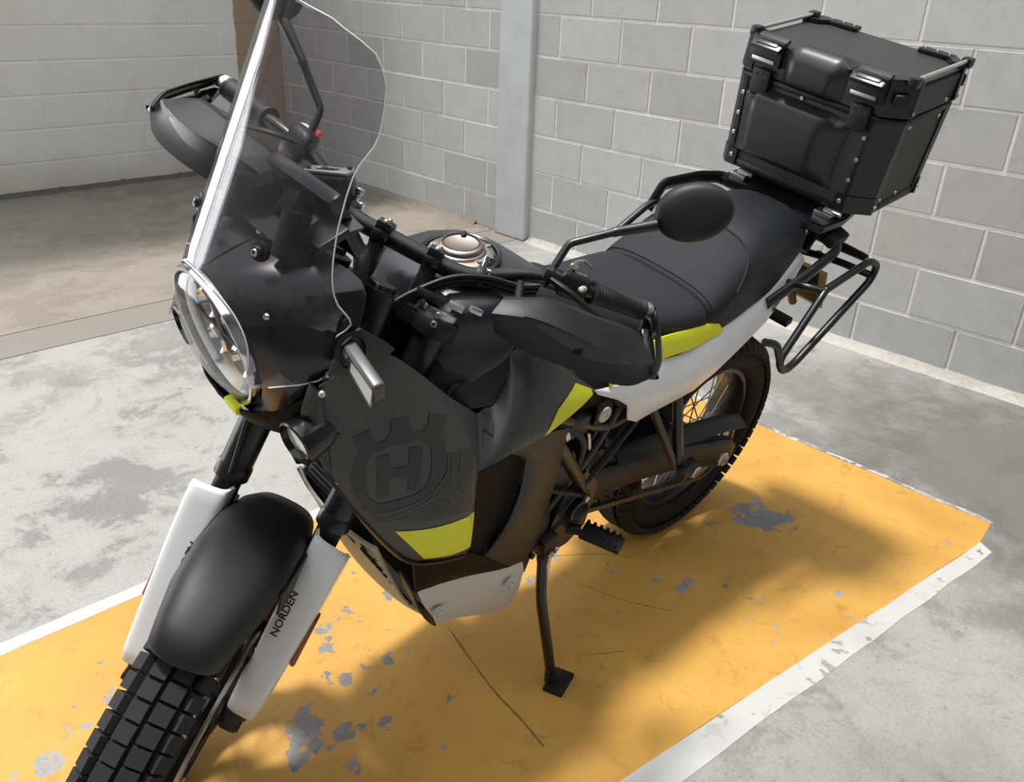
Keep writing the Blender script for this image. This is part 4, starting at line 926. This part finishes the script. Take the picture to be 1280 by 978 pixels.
for k in range(5):
    t = 2 * PI * k / 5 + .3; bm = B(); bolt(bm, cpc + Vector((.049 * math.cos(t), .049 * math.sin(t), .007 - .0049 * math.cos(t))), cpn, .005); P('flange_screw', bm, 'steel', tk)
# ------------------------------------------------------------------ seats
def seat(name, prof, m, ex=.42):
    G = []
    for x, zt, zb, hw in prof:
        row = []
        for k in range(25):
            t = -1 + 2 * k / 24; a = t * PI / 2
            y = hw * math.copysign(abs(math.sin(a)) ** .75, t); z = zb + (zt - zb) * abs(math.cos(a)) ** ex
            row.append(Vector((x, y, z)))
        G.append(row)
    for e in (0, -1):
        pass
    bm = B(); V = grid(bm, G)
    for row in (V[0], V[-1]): bm.faces.new(row)
    bm.faces.new([r[0] for r in V] + [r[-1] for r in V[::-1]])
    return P(name, bm, m, sharp=50)
rs = seat('rider_seat', [(.735, .985, .90, .092), (.728, 1.0, .895, .098), (.70, .998, .885, .106), (.65, .972, .878, .122), (.58, .950, .872, .142), (.50, .938, .868, .158), (.43, .934, .866, .164), (.385, .934, .862, .164), (.368, .932, .86, .162), (.362, .92, .86, .158)], 'seat')
ps = seat('passenger_seat', [(.360, .915, .858, .156), (.354, .935, .858, .162), (.34, .945, .858, .165), (.30, .972, .858, .165), (.26, .995, .862, .163), (.235, 1.010, .866, .162), (.20, 1.026, .872, .158), (.14, 1.038, .88, .152), (.06, 1.046, .895, .142), (-.01, 1.050, .915, .130), (-.05, 1.046, .93, .120), (-.066, 1.036, .94, .112), (-.072, 1.02, .945, .105)], 'seat2')
# front pad of the passenger seat: separate cover with a curved rear seam
G = []
for i in range(11):
    u = i / 10; row = []
    for k in range(21):
        t = -1 + 2 * k / 20; xr = .205 + .10 * abs(t) ** 3.2; x = .352 + (xr - .352) * u
        pr = [(.360, .915, .858, .156), (.354, .935, .858, .162), (.34, .945, .858, .165), (.30, .972, .858, .165), (.26, .995, .862, .163), (.235, 1.010, .866, .162), (.20, 1.026, .872, .158)]
        zt, zb, hw = np.interp(-x, [-q[0] for q in pr], [q[1] for q in pr]), np.interp(-x, [-q[0] for q in pr], [q[2] for q in pr]), np.interp(-x, [-q[0] for q in pr], [q[3] for q in pr])
        a = t * PI / 2 * .93; y = hw * math.copysign(abs(math.sin(a)) ** .75, t); z = zb + (zt - zb) * abs(math.cos(a)) ** .42
        row.append(Vector((x, y * 1.004, z + .004)))
    G.append(row)
panel('seat_pad', G, 'seat', ps, .005)
bm = B(); tube(bm, catmull([G[-1][k] + Vector((0, 0, .001)) for k in range(1, 20)], 3), .0024, 6); P('piping', bm, 'seat2', ps)
# ------------------------------------------------------------------ engine, frame and running gear
PB('engine_block', (.86, 0, .52), (.38, .26, .30), 'dark', Matrix.Rotation(.12, 3, 'Y'), .04, 3)
PB('cylinder_head', (.93, 0, .74), (.26, .24, .26), 'dark', Matrix.Rotation(.25, 3, 'Y'), .03, 2)
PB('gearbox', (.66, 0, .45), (.24, .25, .24), 'dark', None, .04, 3)
bm = B(); lathe(bm, [(.105, 0), (.10, .03), (.085, .045), (.06, .05), (0, .05)], (.84, .125, .50), (0, 1, 0), 32); P('stator_cover', bm, 'dark')
bm = B(); lathe(bm, [(.06, 0), (.055, .03), (.045, .038), (.028, .036), (.022, .02), (0, .02)], (.665, .130, .490), (0, 1, 0), 28); P('sprocket_cover', bm, 'dark')
bm = B(); lathe(bm, [(.030, 0), (.030, .012), (.024, .014), (.016, .010), (0, .010)], (.666, .168, .492), (0, 1, 0), 24); P('pivot_boss', bm, 'satin')
rd = PB('radiator', (1.125, 0, .72), (.04, .22, .26), 'dark', Matrix.Rotation(-.3, 3, 'Y'), .006)
for k in range(24): PB('radiator_fin', Vector((1.146, 0, .72)) + Matrix.Rotation(-.3, 3, 'Y') @ Vector((0, 0, -.125 + .0109 * k)), (.006, .20, .003), 'satin', Matrix.Rotation(-.3, 3, 'Y'), 0, parent=rd)
PB('steering_head', (1.15, 0, .90), (.10, .09, .24), 'dark', Matrix.Rotation(-RK, 3, 'Y'), .02, 2)
PB('air_box', (1.0, 0, .90), (.22, .22, .13), 'dark', None, .03, 2)
for sy in (1, -1):
    bm = B(); tube(bm, rounded([(1.16, .04 * sy, .92), (1.02, .14 * sy, .86), (.80, .165 * sy, .74), (.66, .16 * sy, .55), (.63, .15 * sy, .40)], .06, 6), .016, 12); P('frame_tube', bm, 'satin')
    bm = B(); tube(bm, rounded([(.80, .150 * sy, .78), (.62, .155 * sy, .69), (.40, .15 * sy, .735), (.1, .11 * sy, .83), (-.1, .09 * sy, .90)], .05, 6), .013, 12); P('subframe_tube', bm, 'satin')
    bm = B(); tube(bm, rounded([(.75, .15 * sy, .52), (.66, .158 * sy, .64), (.60, .155 * sy, .74)], .03, 5), .012, 10); P('frame_brace', bm, 'satin')
    bm = B(); tube(bm, rounded([(.72, .16 * sy, .50), (.60, .16 * sy, .60), (.50, .15 * sy, .68)], .03, 5), (lambda t: .010), 10); P('frame_brace', bm, 'dark')
    # pivot plate and peg
    bm = B(); pts = [(.755, .40), (.72, .56), (.66, .60), (.60, .53), (.61, .41), (.66, .375), (.72, .37)]
    a = [bm.verts.new((x, .165 * sy, z)) for x, z in pts]; c = [bm.verts.new((x, .140 * sy, z)) for x, z in pts]; bm.faces.new(a); bm.faces.new(c)
    for i in range(7): bm.faces.new((a[i], a[(i + 1) % 7], c[(i + 1) % 7], c[i]))
    bmesh.ops.bevel(bm, geom=list(bm.edges), offset=.004, segments=2, affect='EDGES'); P('pivot_plate', bm, 'satin')
    c0_, c1_ = Vector((.652, .172 * sy, .430)), Vector((.610, .272 * sy, .432)); bm = B(); d = (c1_ - c0_).normalized(); Fp = Matrix((d.cross(Vector((0, 0, 1))).normalized(), d, Vector((0, 0, 1)))).transposed()
    cyl(bm, (.675, .15 * sy, .425), (.650, .185 * sy, .430), .013, 12); box(bm, (c0_ + c1_) / 2 + d * .008, (.050, .098, .016), Fp, .006, 2)
    fp = P('foot_peg', bm, 'dark')
    for i in range(6):
        for s2 in (1, -1): PB('peg_tooth', c0_ + d * (.020 + .0155 * i) + Fp @ Vector((.020 * s2, 0, .011)), (.009, .010, .010), 'dark', Fp, 0, parent=fp, taper=.6)
    # swingarm
    G = []
    for x, zc, hh, y0, y1 in ((.66, .478, .048, .105, .135), (.55, .478, .042, .112, .14), (.40, .462, .037, .115, .142), (.25, .428, .035, .117, .145), (.10, .382, .036, .117, .148), (.0, .345, .045, .108, .148), (-.05, .335, .035, .11, .146)):
        G.append([Vector((x, y0 * sy, zc - hh)), Vector((x, y0 * sy, zc + hh)), Vector((x, (y0 + .008) * sy, zc + hh + .006)), Vector((x, (y1 - .008) * sy, zc + hh + .006)), Vector((x, y1 * sy, zc + hh - .006)), Vector((x, y1 * sy, zc - hh + .006)), Vector((x, (y1 - .008) * sy, zc - hh - .004))])
    bm = B(); V = grid(bm, G, True); bm.faces.new(V[0]); bm.faces.new(V[-1]); P('swingarm', bm, 'dark')
    bm = B(); lathe(bm, [(.022, 0), (.022, .008), (.016, .011), (.016, .016), (.009, .016), (.009, .008), (0, .008)], (0.0, .146 * sy, .335), (0, sy, 0), 20); P('axle_nut', bm, 'alu')
    PB('chain_adjuster', (-.045, .128 * sy, .335), (.04, .034, .05), 'satin', None, .005)
    # passenger peg hanger
    bm = B(); tube(bm, rounded([(.385, .160 * sy, .70), (.335, .195 * sy, .50)], .02), .013, 12); tube(bm, rounded([(.470, .160 * sy, .69), (.345, .197 * sy, .49)], .02), .010, 12); ph = P('peg_hanger', bm, 'satin')
    bm = B(); box(bm, (.318, .215 * sy, .485), (.060, .030, .032), Matrix.Rotation(.35, 3, 'Y'), .008, 2); lathe(bm, [(.017, 0), (.017, .012), (.012, .014)], (.322, .205 * sy, .487), (0, sy, 0), 18); P('passenger_peg', bm, 'dark', ph)
    bm = B(); lathe(bm, [(.016, 0), (.016, .002), (.012, .003), (.012, 0)], (.300, .2315 * sy, .480), (0, sy, 0), 18, closed=True); lathe(bm, [(.005, 0), (.005, .003), (0, .003)], (.305, .2315 * sy, .482), (0, sy, 0), 10); P('peg_bolt', bm, 'steel', ph)
# left engine side small parts
bm = B(); cyl(bm, (.80, .172, .612), (.672, .180, .540), .0055, 10); lathe(bm, [(.009, 0), (.009, .012), (0, .013)], (.672, .176, .540), (0, 1, 0), 12); P('shift_rod', bm, 'dark')
bm = B(); lathe(bm, [(.007, 0), (.007, .006), (0, .007)], (.672, .188, .540), (0, 1, 0), 12); P('rod_end', bm, 'steel')
bm = B(); tube(bm, rounded([(.66, .160, .50), (.72, .165, .46), (.80, .165, .43)], .02), .006, 10); cyl(bm, (.80, .155, .43), (.80, .185, .43), .007, 12); P('shift_lever', bm, 'dark')
PB('ignition_coil', (.725, .150, .735), (.06, .03, .05), 'plastic', None, .008); PB('hose_clip', (.768, .168, .735), (.012, .010, .022), 'alu', Matrix.Rotation(.5, 3, 'Y'), .002)
PB('hose_clip', (.690, .168, .69), (.008, .008, .050), 'steel', Matrix.Rotation(.35, 3, 'Y'), .002)
bm = B(); tube(bm, catmull([(.78, .15, .76), (.71, .165, .70), (.70, .16, .62), (.74, .15, .52)], 6), .009, 10); P('coolant_hose', bm, 'plastic')
PB('cross_mesh_cover', (.735, .158, .625), (.075, .012, .075), 'plastic', Matrix.Rotation(.6, 3, 'Y'), .004)
bm = B()
pts = [(0.63 + .035 * math.cos(t), .425 + .035 * math.sin(t)) for t in np.linspace(-PI / 2, PI / 2, 8)] + [(.0 - .105 * math.sin(t), .335 + .105 * math.cos(t)) for t in np.linspace(0, PI, 18)]
Q = resample([Vector((x, .101, z - (.018 * math.sin(PI * min(1, max(0, x / .6))) if z < .42 and x > .02 else 0))) for x, z in pts] + [Vector((pts[0][0], .101, pts[0][1]))], 110, False)
for a, c in zip(Q, Q[1:]):
    d = c - a; box(bm, (a + c) / 2, (d.length * .82, .016, .014), Matrix((d.normalized(), Vector((0, 1, 0)), d.normalized().cross(Vector((0, 1, 0))))).transposed())
tag(P('chain', bm, 'chain', smooth=False), kind='stuff')
bm = B(); lathe(bm, [(.098, -.003), (.098, .003), (.07, .003), (.07, -.003)], (0, .101, .335), (0, 1, 0), 46, closed=True)
for k in range(5): t = 2 * PI * k / 5; cyl(bm, (.03 * math.cos(t), .101, .335 + .03 * math.sin(t)), (.075 * math.cos(t), .101, .335 + .075 * math.sin(t)), .007, 8)
P('sprocket', bm, 'steel')
G = strip([Vector((.50, .10, .545)), Vector((.25, .10, .505)), Vector((.03, .10, .465)), Vector((-.09, .10, .43))], [Vector((.50, .138, .52)), Vector((.25, .140, .475)), Vector((.03, .142, .435)), Vector((-.10, .140, .40))], 16, 4, (0, .004, .006)); panel('chain_guard', G, 'plastic', bike, .004)
G = [[Vector((.385 * math.cos(math.radians(th)), y, .335 + .385 * math.sin(math.radians(th)) - .02 * (abs(y) / .085) ** 2)) for y in np.linspace(-.085, .085, 9)] for th in range(18, 80, 6)]; panel('hugger', G, 'plastic', bike, .003)
bm = B(); tube(bm, [(.46 + .045 * math.cos(t), .045 * math.sin(t), .48 + .20 * t / (2 * PI * 7)) for t in np.linspace(0, 2 * PI * 7, 120)], .006, 8); cyl(bm, (.46, 0, .44), (.46, 0, .74), .026, 16); P('rear_shock', bm, 'dark')
# underside of the tail
bm = B(); box(bm, (.30, 0, .80), (.66, .26, .10), Matrix.Rotation(.10, 3, 'Y'), .03, 2); P('tail_tray', bm, 'plastic')
PB('battery_box', (.66, 0, .80), (.20, .27, .13), 'plastic', None, .02, 2)
# exhaust on the far side
bm = B(); tube(bm, rounded([(.55, -.15, .55), (.35, -.19, .62), (-.10, -.22, .76)], .05, 6), lambda t: .03 if t < .4 else .052, 20); P('silencer', bm, 'dark')
# bash plate below the engine
G = strip([Vector((1.182, .13, .62)), Vector((1.14, .125, .52)), Vector((1.08, .12, .40)), Vector((1.00, .115, .31)), Vector((.82, .11, .26))], [Vector((1.182, -.13, .62)), Vector((1.14, -.125, .52)), Vector((1.08, -.12, .40)), Vector((1.00, -.115, .31)), Vector((.82, -.11, .26))], 24, 10, (.018, 0, -.004)); bp_ = panel('bash_plate', G, 'beige', bike, .005)
for i in range(9):
    for j in range(2):
        u = (i + .5) / 9; x = 1.176 - .125 * u; z = .60 - .215 * u; PB('plate_slot', (x + .014, .105 - .05 * j, z), (.006, .030, .012), 'dark', Matrix.Rotation(.5, 3, 'Y'), .002, parent=bp_)
# ------------------------------------------------------------------ side stand
bm = B(); tube(bm, rounded([(.750, .168, .425), (.757, .185, .365), (.763, .205, .300), (.735, .275, .070)], .03, 5), lambda t: .0125 if t > .1 else .015, 14); ss = P('side_stand', bm, 'satin')
PB('stand_hinge', (.748, .165, .430), (.045, .050, .065), 'dark', Matrix.Rotation(.2, 3, 'Y'), .008, 2)
WN = Vector((0, -.1910436, .9815815)); fx = Vector((1, 0, 0)); fy = WN.cross(fx); FF = Matrix((fx, fy, WN)).transposed()
bm = B(); box(bm, (.725, .292, .0615), (.078, .050, .011), FF @ Matrix.Rotation(.35, 3, 'Z'), .004, 2); lathe(bm, [(.018, 0), (.014, .025)], (.735, .277, .064), (.1, -.3, .95), 14); P('stand_foot', bm, 'dark', ss)
bm = B(); bolt(bm, (.752, .192, .418), (0, 1, 0), .009, .006); bolt(bm, (.735, .190, .425), (0, 1, 0), .006, .006); P('hinge_bolt', bm, 'steel', ss)
bm = B(); tube(bm, [(.745, .182, .41) , (.752, .195, .33)], .008, 10); P('stand_spring', bm, 'steel', ss)
# ------------------------------------------------------------------ grab handles, rack, tail lamp, pannier frame
def bar(name, pts, r, m='satin', parent=None, rad=.03, flat=None, seg=12):
    bm = B(); tube(bm, rounded(pts, rad, 5), r, seg, flat=flat); return P(name, bm, m, parent)
bar('grab_handle', [(.11, .160, .868), (-.03, .172, .926), (-.135, .172, .968), (-.16, .14, .990)], (lambda t: (.011, .016)), rad=.02, flat=(0, 1, 0))
PB('handle_block', (-.115, .150, 1.002), (.070, .060, .030), 'matte', Matrix.Rotation(-.3, 3, 'X') @ Matrix.Rotation(.15, 3, 'Y'), .010, 2)
bar('grab_handle', [(.175, -.195, .968), (.14, -.195, 1.030), (0, -.19, 1.034), (-.07, -.17, 1.032), (-.10, -.13, 1.02)], (lambda t: (.009, .017)), rad=.012, flat=(0, 1, 0))
bar('pannier_tube', [(.30, -.19, .925), (.19, -.19, .985), (.15, -.19, .992)], .009)
# rack plate under the case
bm = B(); pts = [(-.045, -.145), (-.075, -.06), (-.070, .04), (-.02, .120), (-.03, .160), (-.12, .165), (-.36, .12), (-.38, -.12), (-.14, -.165), (-.06, -.165)]
a = [bm.verts.new((x, y, 1.058 + .10 * (x + .2) * -.9)) for x, y in pts]; c = [bm.verts.new((x, y, 1.034 + .10 * (x + .2) * -.9)) for x, y in pts]; bm.faces.new(a); bm.faces.new(c)
for i in range(len(pts)): bm.faces.new((a[i], a[(i + 1) % len(pts)], c[(i + 1) % len(pts)], c[i]))
bmesh.ops.bevel(bm, geom=list(bm.edges), offset=.005, segments=2, affect='EDGES'); rk = P('rack_plate', bm, 'gloss')
for y in (-.125, .125): PB('rack_latch', (-.085, y, 1.052), (.030, .045, .014), 'steel', Matrix.Rotation(.1, 3, 'Y'), .003, parent=rk)
bar('rack_stay', [(-.10, .10, .94), (-.13, .10, .98), (-.16, .10, 1.035)], .014, 'matte', rk); bar('rack_stay', [(-.10, -.10, .94), (-.13, -.10, .98), (-.16, -.10, 1.035)], .014, 'matte', rk)
bar('signal_arm', [(-.28, .02, .925), (-.28, .10, .925), (-.28, .195, .925)], lambda t: .013 if t < .95 else .010, 'plastic')
# pannier frame, left: two bent loops
L = [(-.235, .222, .925), (-.19, .242, .955), (-.225, .250, .922), (.070, .258, .738), (.125, .260, .735), (.170, .257, .792), (-.005, .236, .918)]
fr = bar('pannier_frame', [(-.0, .236, .918), (-.165, .246, .966), (-.215, .250, .945), (-.205, .252, .905), (.068, .260, .742), (.118, .262, .735), (.158, .260, .778), (.02, .240, .905), (-.0, .236, .918)], .0095, rad=.022)
bar('frame_stay', [(.215, .235, .832), (.180, .250, .825), (.148, .260, .772)], .0095, parent=fr)
bar('frame_stay', [(-.20, .06, .90), (-.205, .16, .915), (-.205, .248, .918)], .0095, parent=fr)
bar('frame_stay', [(.02, .150, .90), (.03, .200, .915), (.005, .238, .915)], .0095, parent=fr)
bm = B()
for p_ in ((-.205, .10, .91),): lathe(bm, [(.008, 0), (.008, .006), (0, .007)], p_, (0, 0, 1), 12)
P('stay_bolt', bm, 'dark', fr)
# plate hanger and tail lamp
bar('plate_hanger', [(-.10, .03, .90), (-.24, .03, .80), (-.33, .03, .70)], .012, 'plastic'); bar('plate_hanger', [(-.10, -.04, .90), (-.24, -.04, .80), (-.33, -.04, .70)], .012, 'plastic')
PB('number_plate', (-.345, 0, .765), (.004, .20, .14), 'plate', Matrix.Rotation(.45, 3, 'Y'), .001)
PB('plate_backing', (-.335, 0, .765), (.008, .16, .11), 'plastic', Matrix.Rotation(.45, 3, 'Y'), .003)
PB('plate_rail', (-.20, .02, .70), (.03, .16, .020), 'plastic', Matrix.Rotation(.3, 3, 'Y'), .004)
PB('tail_lamp', (-.20, 0, .915), (.10, .12, .05), 'plastic', Matrix.Rotation(-.2, 3, 'Y'), .012, 2)

# ------------------------------------------------------------------ top case (a thing of its own, clamped on the rack)
TC = MB_ @ Matrix.Translation((-.088, .006, 1.079)) @ Matrix.Rotation(.133, 4, 'Y')
case = bpy.data.objects.new('top_case', None); C.objects.link(case); case.matrix_world = TC
tag(case, 'black riveted top case with two latches on the motorcycle rear rack', 'top case')
CL, CH, CZ = .300, .299, .222
def cw(z): return .201 + (.210 - .201) * z / CH      # half width
def octo(z, g=0, ch=.045, x0=0.0, x1=-CL):
    w_ = cw(z) + g; cr = ch if ch < 0 else ch * .4       # the far corners are tighter
    return [Vector(p) for p in ((x0 + g, -(w_ - cr), z), (x0 + g, w_ - ch, z), (x0 + g - ch, w_, z), (x1 - g + ch, w_, z), (x1 - g, w_ - ch, z), (x1 - g, -(w_ - cr), z), (x1 - g + cr, -w_, z), (x0 + g - cr, -w_, z))]
def prism8(bm, z0, z1, g=0, ch=.045):
    a = [bm.verts.new(p) for p in octo(z0, g, ch)]; c = [bm.verts.new(p) for p in octo(z1, g, ch)]
    bm.faces.new(a[::-1]); bm.faces.new(c)
    for i in range(8): bm.faces.new((a[i], a[(i + 1) % 8], c[(i + 1) % 8], c[i]))
def Cc(name, bm, m, parent=None, **k): return obj(name, bm, m, parent or case, **k)
def CB(name, c, s, m, rot=None, bev=.003, seg=2, parent=None, taper=None):
    bm = B(); box(bm, c, s, rot, bev, seg, taper); return Cc(name, bm, m, parent)
bm = B(); prism8(bm, 0, CZ - .004); bmesh.ops.bevel(bm, geom=list(bm.edges), offset=.003, segments=2, affect='EDGES'); cb = Cc('case_body', bm, 'caseblk')
bm = B(); prism8(bm, CZ, CH, .002); bmesh.ops.bevel(bm, geom=list(bm.edges), offset=.006, segments=2, affect='EDGES'); cl = Cc('lid', bm, 'caseblk')
bm = B(); prism8(bm, CZ - .012, CZ + .001, .004); bmesh.ops.bevel(bm, geom=list(bm.edges), offset=.002, segments=1, affect='EDGES'); Cc('lid_seal', bm, 'plastic', cl)
bm = B(); prism8(bm, -.010, .012, .003); bmesh.ops.bevel(bm, geom=list(bm.edges), offset=.002, segments=1, affect='EDGES'); Cc('base_rim', bm, 'plastic', cb)
bm = B(); prism8(bm, -.028, -.008, -.035); Cc('mounting_base', bm, 'plastic')
# corner posts and corner caps
for sx in (0, 1):
    for sy in (1, -1):
        x = .0 if sx == 0 else -CL; d = 1 if sx == 0 else -1; q = .045 if sy > 0 else .018
        bm = B(); G = []
        for z in (.006, CZ - .006):
            w_ = cw(z); G.append([Vector((x + d * .0035 , sy * (w_ - q - .010), z)), Vector((x + d * .0035, sy * (w_ - q + .001), z)), Vector((x - d * (q - .003), sy * (w_ + .0035), z)), Vector((x - d * (q + .019), sy * (w_ + .0035), z))])
        grid(bm, G); thicken(bm, .003); Cc('corner_post', bm, 'satin', cb, sharp=30)
        # upper corner protector
        w_ = cw(CH); bm = B(); pts0 = [(x + d * .007, sy * (w_ - q - .021)), (x + d * .007, sy * (w_ - q + .003)), (x - d * (q - .005), sy * (w_ + .007)), (x - d * .060, sy * (w_ + .007)), (x - d * .05, sy * (w_ - .03)), (x - d * .02, sy * (w_ - .055))]
        lo = [bm.verts.new((px, py, CZ + .006)) for px, py in pts0]; hi = [bm.verts.new((px - d * .003, py - sy * .003, CH + .010)) for px, py in pts0]
        bm.faces.new(lo); bm.faces.new(hi)
        for i in range(6): bm.faces.new((lo[i], lo[(i + 1) % 6], hi[(i + 1) % 6], hi[i]))
        bmesh.ops.recalc_face_normals(bm, faces=bm.faces); bmesh.ops.bevel(bm, geom=list(bm.edges), offset=.004, segments=2, affect='EDGES'); pc = Cc('corner_protector', bm, 'satin', cl)
        bm = B(); n_ = Vector((d, sy, .0)).normalized(); box(bm, Vector((x - d * .010, sy * (w_ - .012), CH - .030)), (.008, .026, .034), frame_z(n_) @ Matrix.Rotation(PI / 2, 3, 'Y'), .002); Cc('protector_rib', bm, 'plastic', pc)
        bm = B(); bolt(bm, (x - d * .045, sy * (w_ + .007), CZ + .018), (0, sy, 0), .0045, .003); Cc('rivet', bm, 'steel', pc)
        # lower corner bracket
        w_ = cw(0); bm = B(); G = []
        for z in (-.008, .034): G.append([Vector((x + d * .007, sy * (w_ - q - .025), z)), Vector((x + d * .007, sy * (w_ - q + .003), z)), Vector((x - d * (q - .004), sy * (w_ + .007), z)), Vector((x - d * .050, sy * (w_ + .007), z))])
        grid(bm, G); thicken(bm, .004); lb = Cc('corner_bracket', bm, 'satin', cb, sharp=30)
        bm = B(); bolt(bm, (x + d * .0075, sy * (w_ - q - .012), .018), (d, 0, 0), .0058, .004); Cc('rivet', bm, 'steel', lb)
        bm = B(); bolt(bm, (x - d * .046, sy * (w_ + .0075), .012), (0, sy, 0), .0048, .004); Cc('rivet', bm, 'steel', lb)
# side rails on the lid
for sy in (1, -1):
    y = sy * (cw(CH) - .006); bm = B(); tube(bm, [Vector((-.030, y, CH + .014)), Vector((-CL + .030, y, CH + .014))], .0048, 12)
    Cc('tie_rail', bm, 'alu', cl)
    for x in (-.026, -CL + .026): CB('rail_foot', (x, y, CH + .010), (.026, .024, .022), 'satin', None, .005, parent=cl)
    CB('lid_hinge', (-CL + .012, sy * .125, CH + .006), (.030, .085, .010), 'satin', None, .003, parent=cl)
    for k in (-1, 0, 1):
        bm = B(); bolt(bm, (-CL + .012, sy * .125 + .030 * k, CH + .011), (0, 0, 1), .0045, .0035); Cc('rivet', bm, 'steel', cl)
for y in (-.155, -.115, .115, .155):
    bm = B(); bolt(bm, (-.022, y, CH + .002), (0, 0, 1), .0045, .004); Cc('rivet', bm, 'steel', cl)
# raised middle of the lid, running over the front edge
G = []
for x, z, h in ((-.075, CH + .001, .0), (-.050, CH + .002, .010), (-.015, CH + .004, .014), (.012, CH + .001, .014), (.027, CH - .022, .010), (.028, CH - .058, .006), (.020, CZ + .008, .004), (.002, CZ + .003, 0)):
    row = []
    for k in range(17):
        t = -1 + 2 * k / 16; f = max(0, 1 - max(0, abs(t) - .62) / .38); f = f * f * (3 - 2 * f)
        row.append(Vector((x if x < .005 else .003 + (x - .003) * f, t * .080 - .012, (z + h * f) if x < .005 else z + h * f * .5)))
    G.append(row)
bm = B(); grid(bm, G); thicken(bm, .002); Cc('lid_handle_bulge', bm, 'caseblk2', cl, sharp=50)
# pouch-shaped bulge on the body front
prf = [(-.145, .0), (-.136, .014), (-.108, .032), (-.098, .036), (.078, .036), (.090, .032), (.128, .014), (.140, .0)]
G = []
for z, f, wsc in ((.030, 0, 1.0), (.040, .55, .98), (.055, .95, .95), (.075, 1, .94), (.150, 1, .98), (.168, .98, 1.0), (.180, .75, 1.0), (.190, 0, 1.0)):
    G.append([Vector((.001 + d * f, y * wsc - .032, z + (.010 if abs(y) < .1 and z > .16 else 0))) for y, d in [(a[0], a[1]) for a in prf]])
GG = [resample(r, 40, False) for r in G]; bm = B(); grid(bm, GG); thicken(bm, .002); Cc('front_bulge', bm, 'caseblk2', cb, sharp=35)
# latches
for y in (-.142, .122):
    lt = CB('latch', (.006, y, CH - .018), (.018, .086, .058), 'satin', None, .005)
    CB('latch_frame', (.004, y, CH + .002), (.050, .080, .012), 'satin', Matrix.Rotation(.45, 3, 'Y'), .004, parent=lt)
    CB('latch_lever', (.012, y, CH - .006), (.014, .058, .026), 'satin', Matrix.Rotation(.5, 3, 'Y'), .004, parent=lt)
    CB('latch_bar', (.018, y, CH - .034), (.006, .062, .009), 'steel', None, .002, parent=lt)
    hp = CB('latch_hasp', (.012, y + .004, CZ - .008), (.010, .048, .060), 'plastic', None, .006, parent=lt)
    for k in (-1, 0, 1):
        bm = B(); cyl(bm, (.0165, y + .004 + .013 * k, CZ + .008), (.0180, y + .004 + .013 * k, CZ + .008), .0048, 12); Cc('hasp_hole', bm, 'print', lt)
for y, z in ((-.186, .240), (-.183, .173), (-.183, .122), (-.183, .072), (-.025, .208), (.140, .238), (.150, .173), (.149, .121), (.147, .070)):
    bm = B(); bolt(bm, (.002, y, z), (1, 0, 0), .0056, .004); Cc('rivet', bm, 'steel', cb)
for sy in (1, -1):
    for x, z in ((-.075, .200), (-.215, .200), (-.075, .020), (-.150, .020), (-.26, .03), (-.215, .238)):
        bm = B(); bolt(bm, (x, sy * (cw(z) + .0), z), (0, sy, 0), .0046, .004); Cc('rivet', bm, 'steel', cb)
for y in (-.115, .140): CB('base_latch', (.012, y, -.012), (.010, .046, .010), 'steel', Matrix.Rotation(.3, 3, 'Y'), .003)
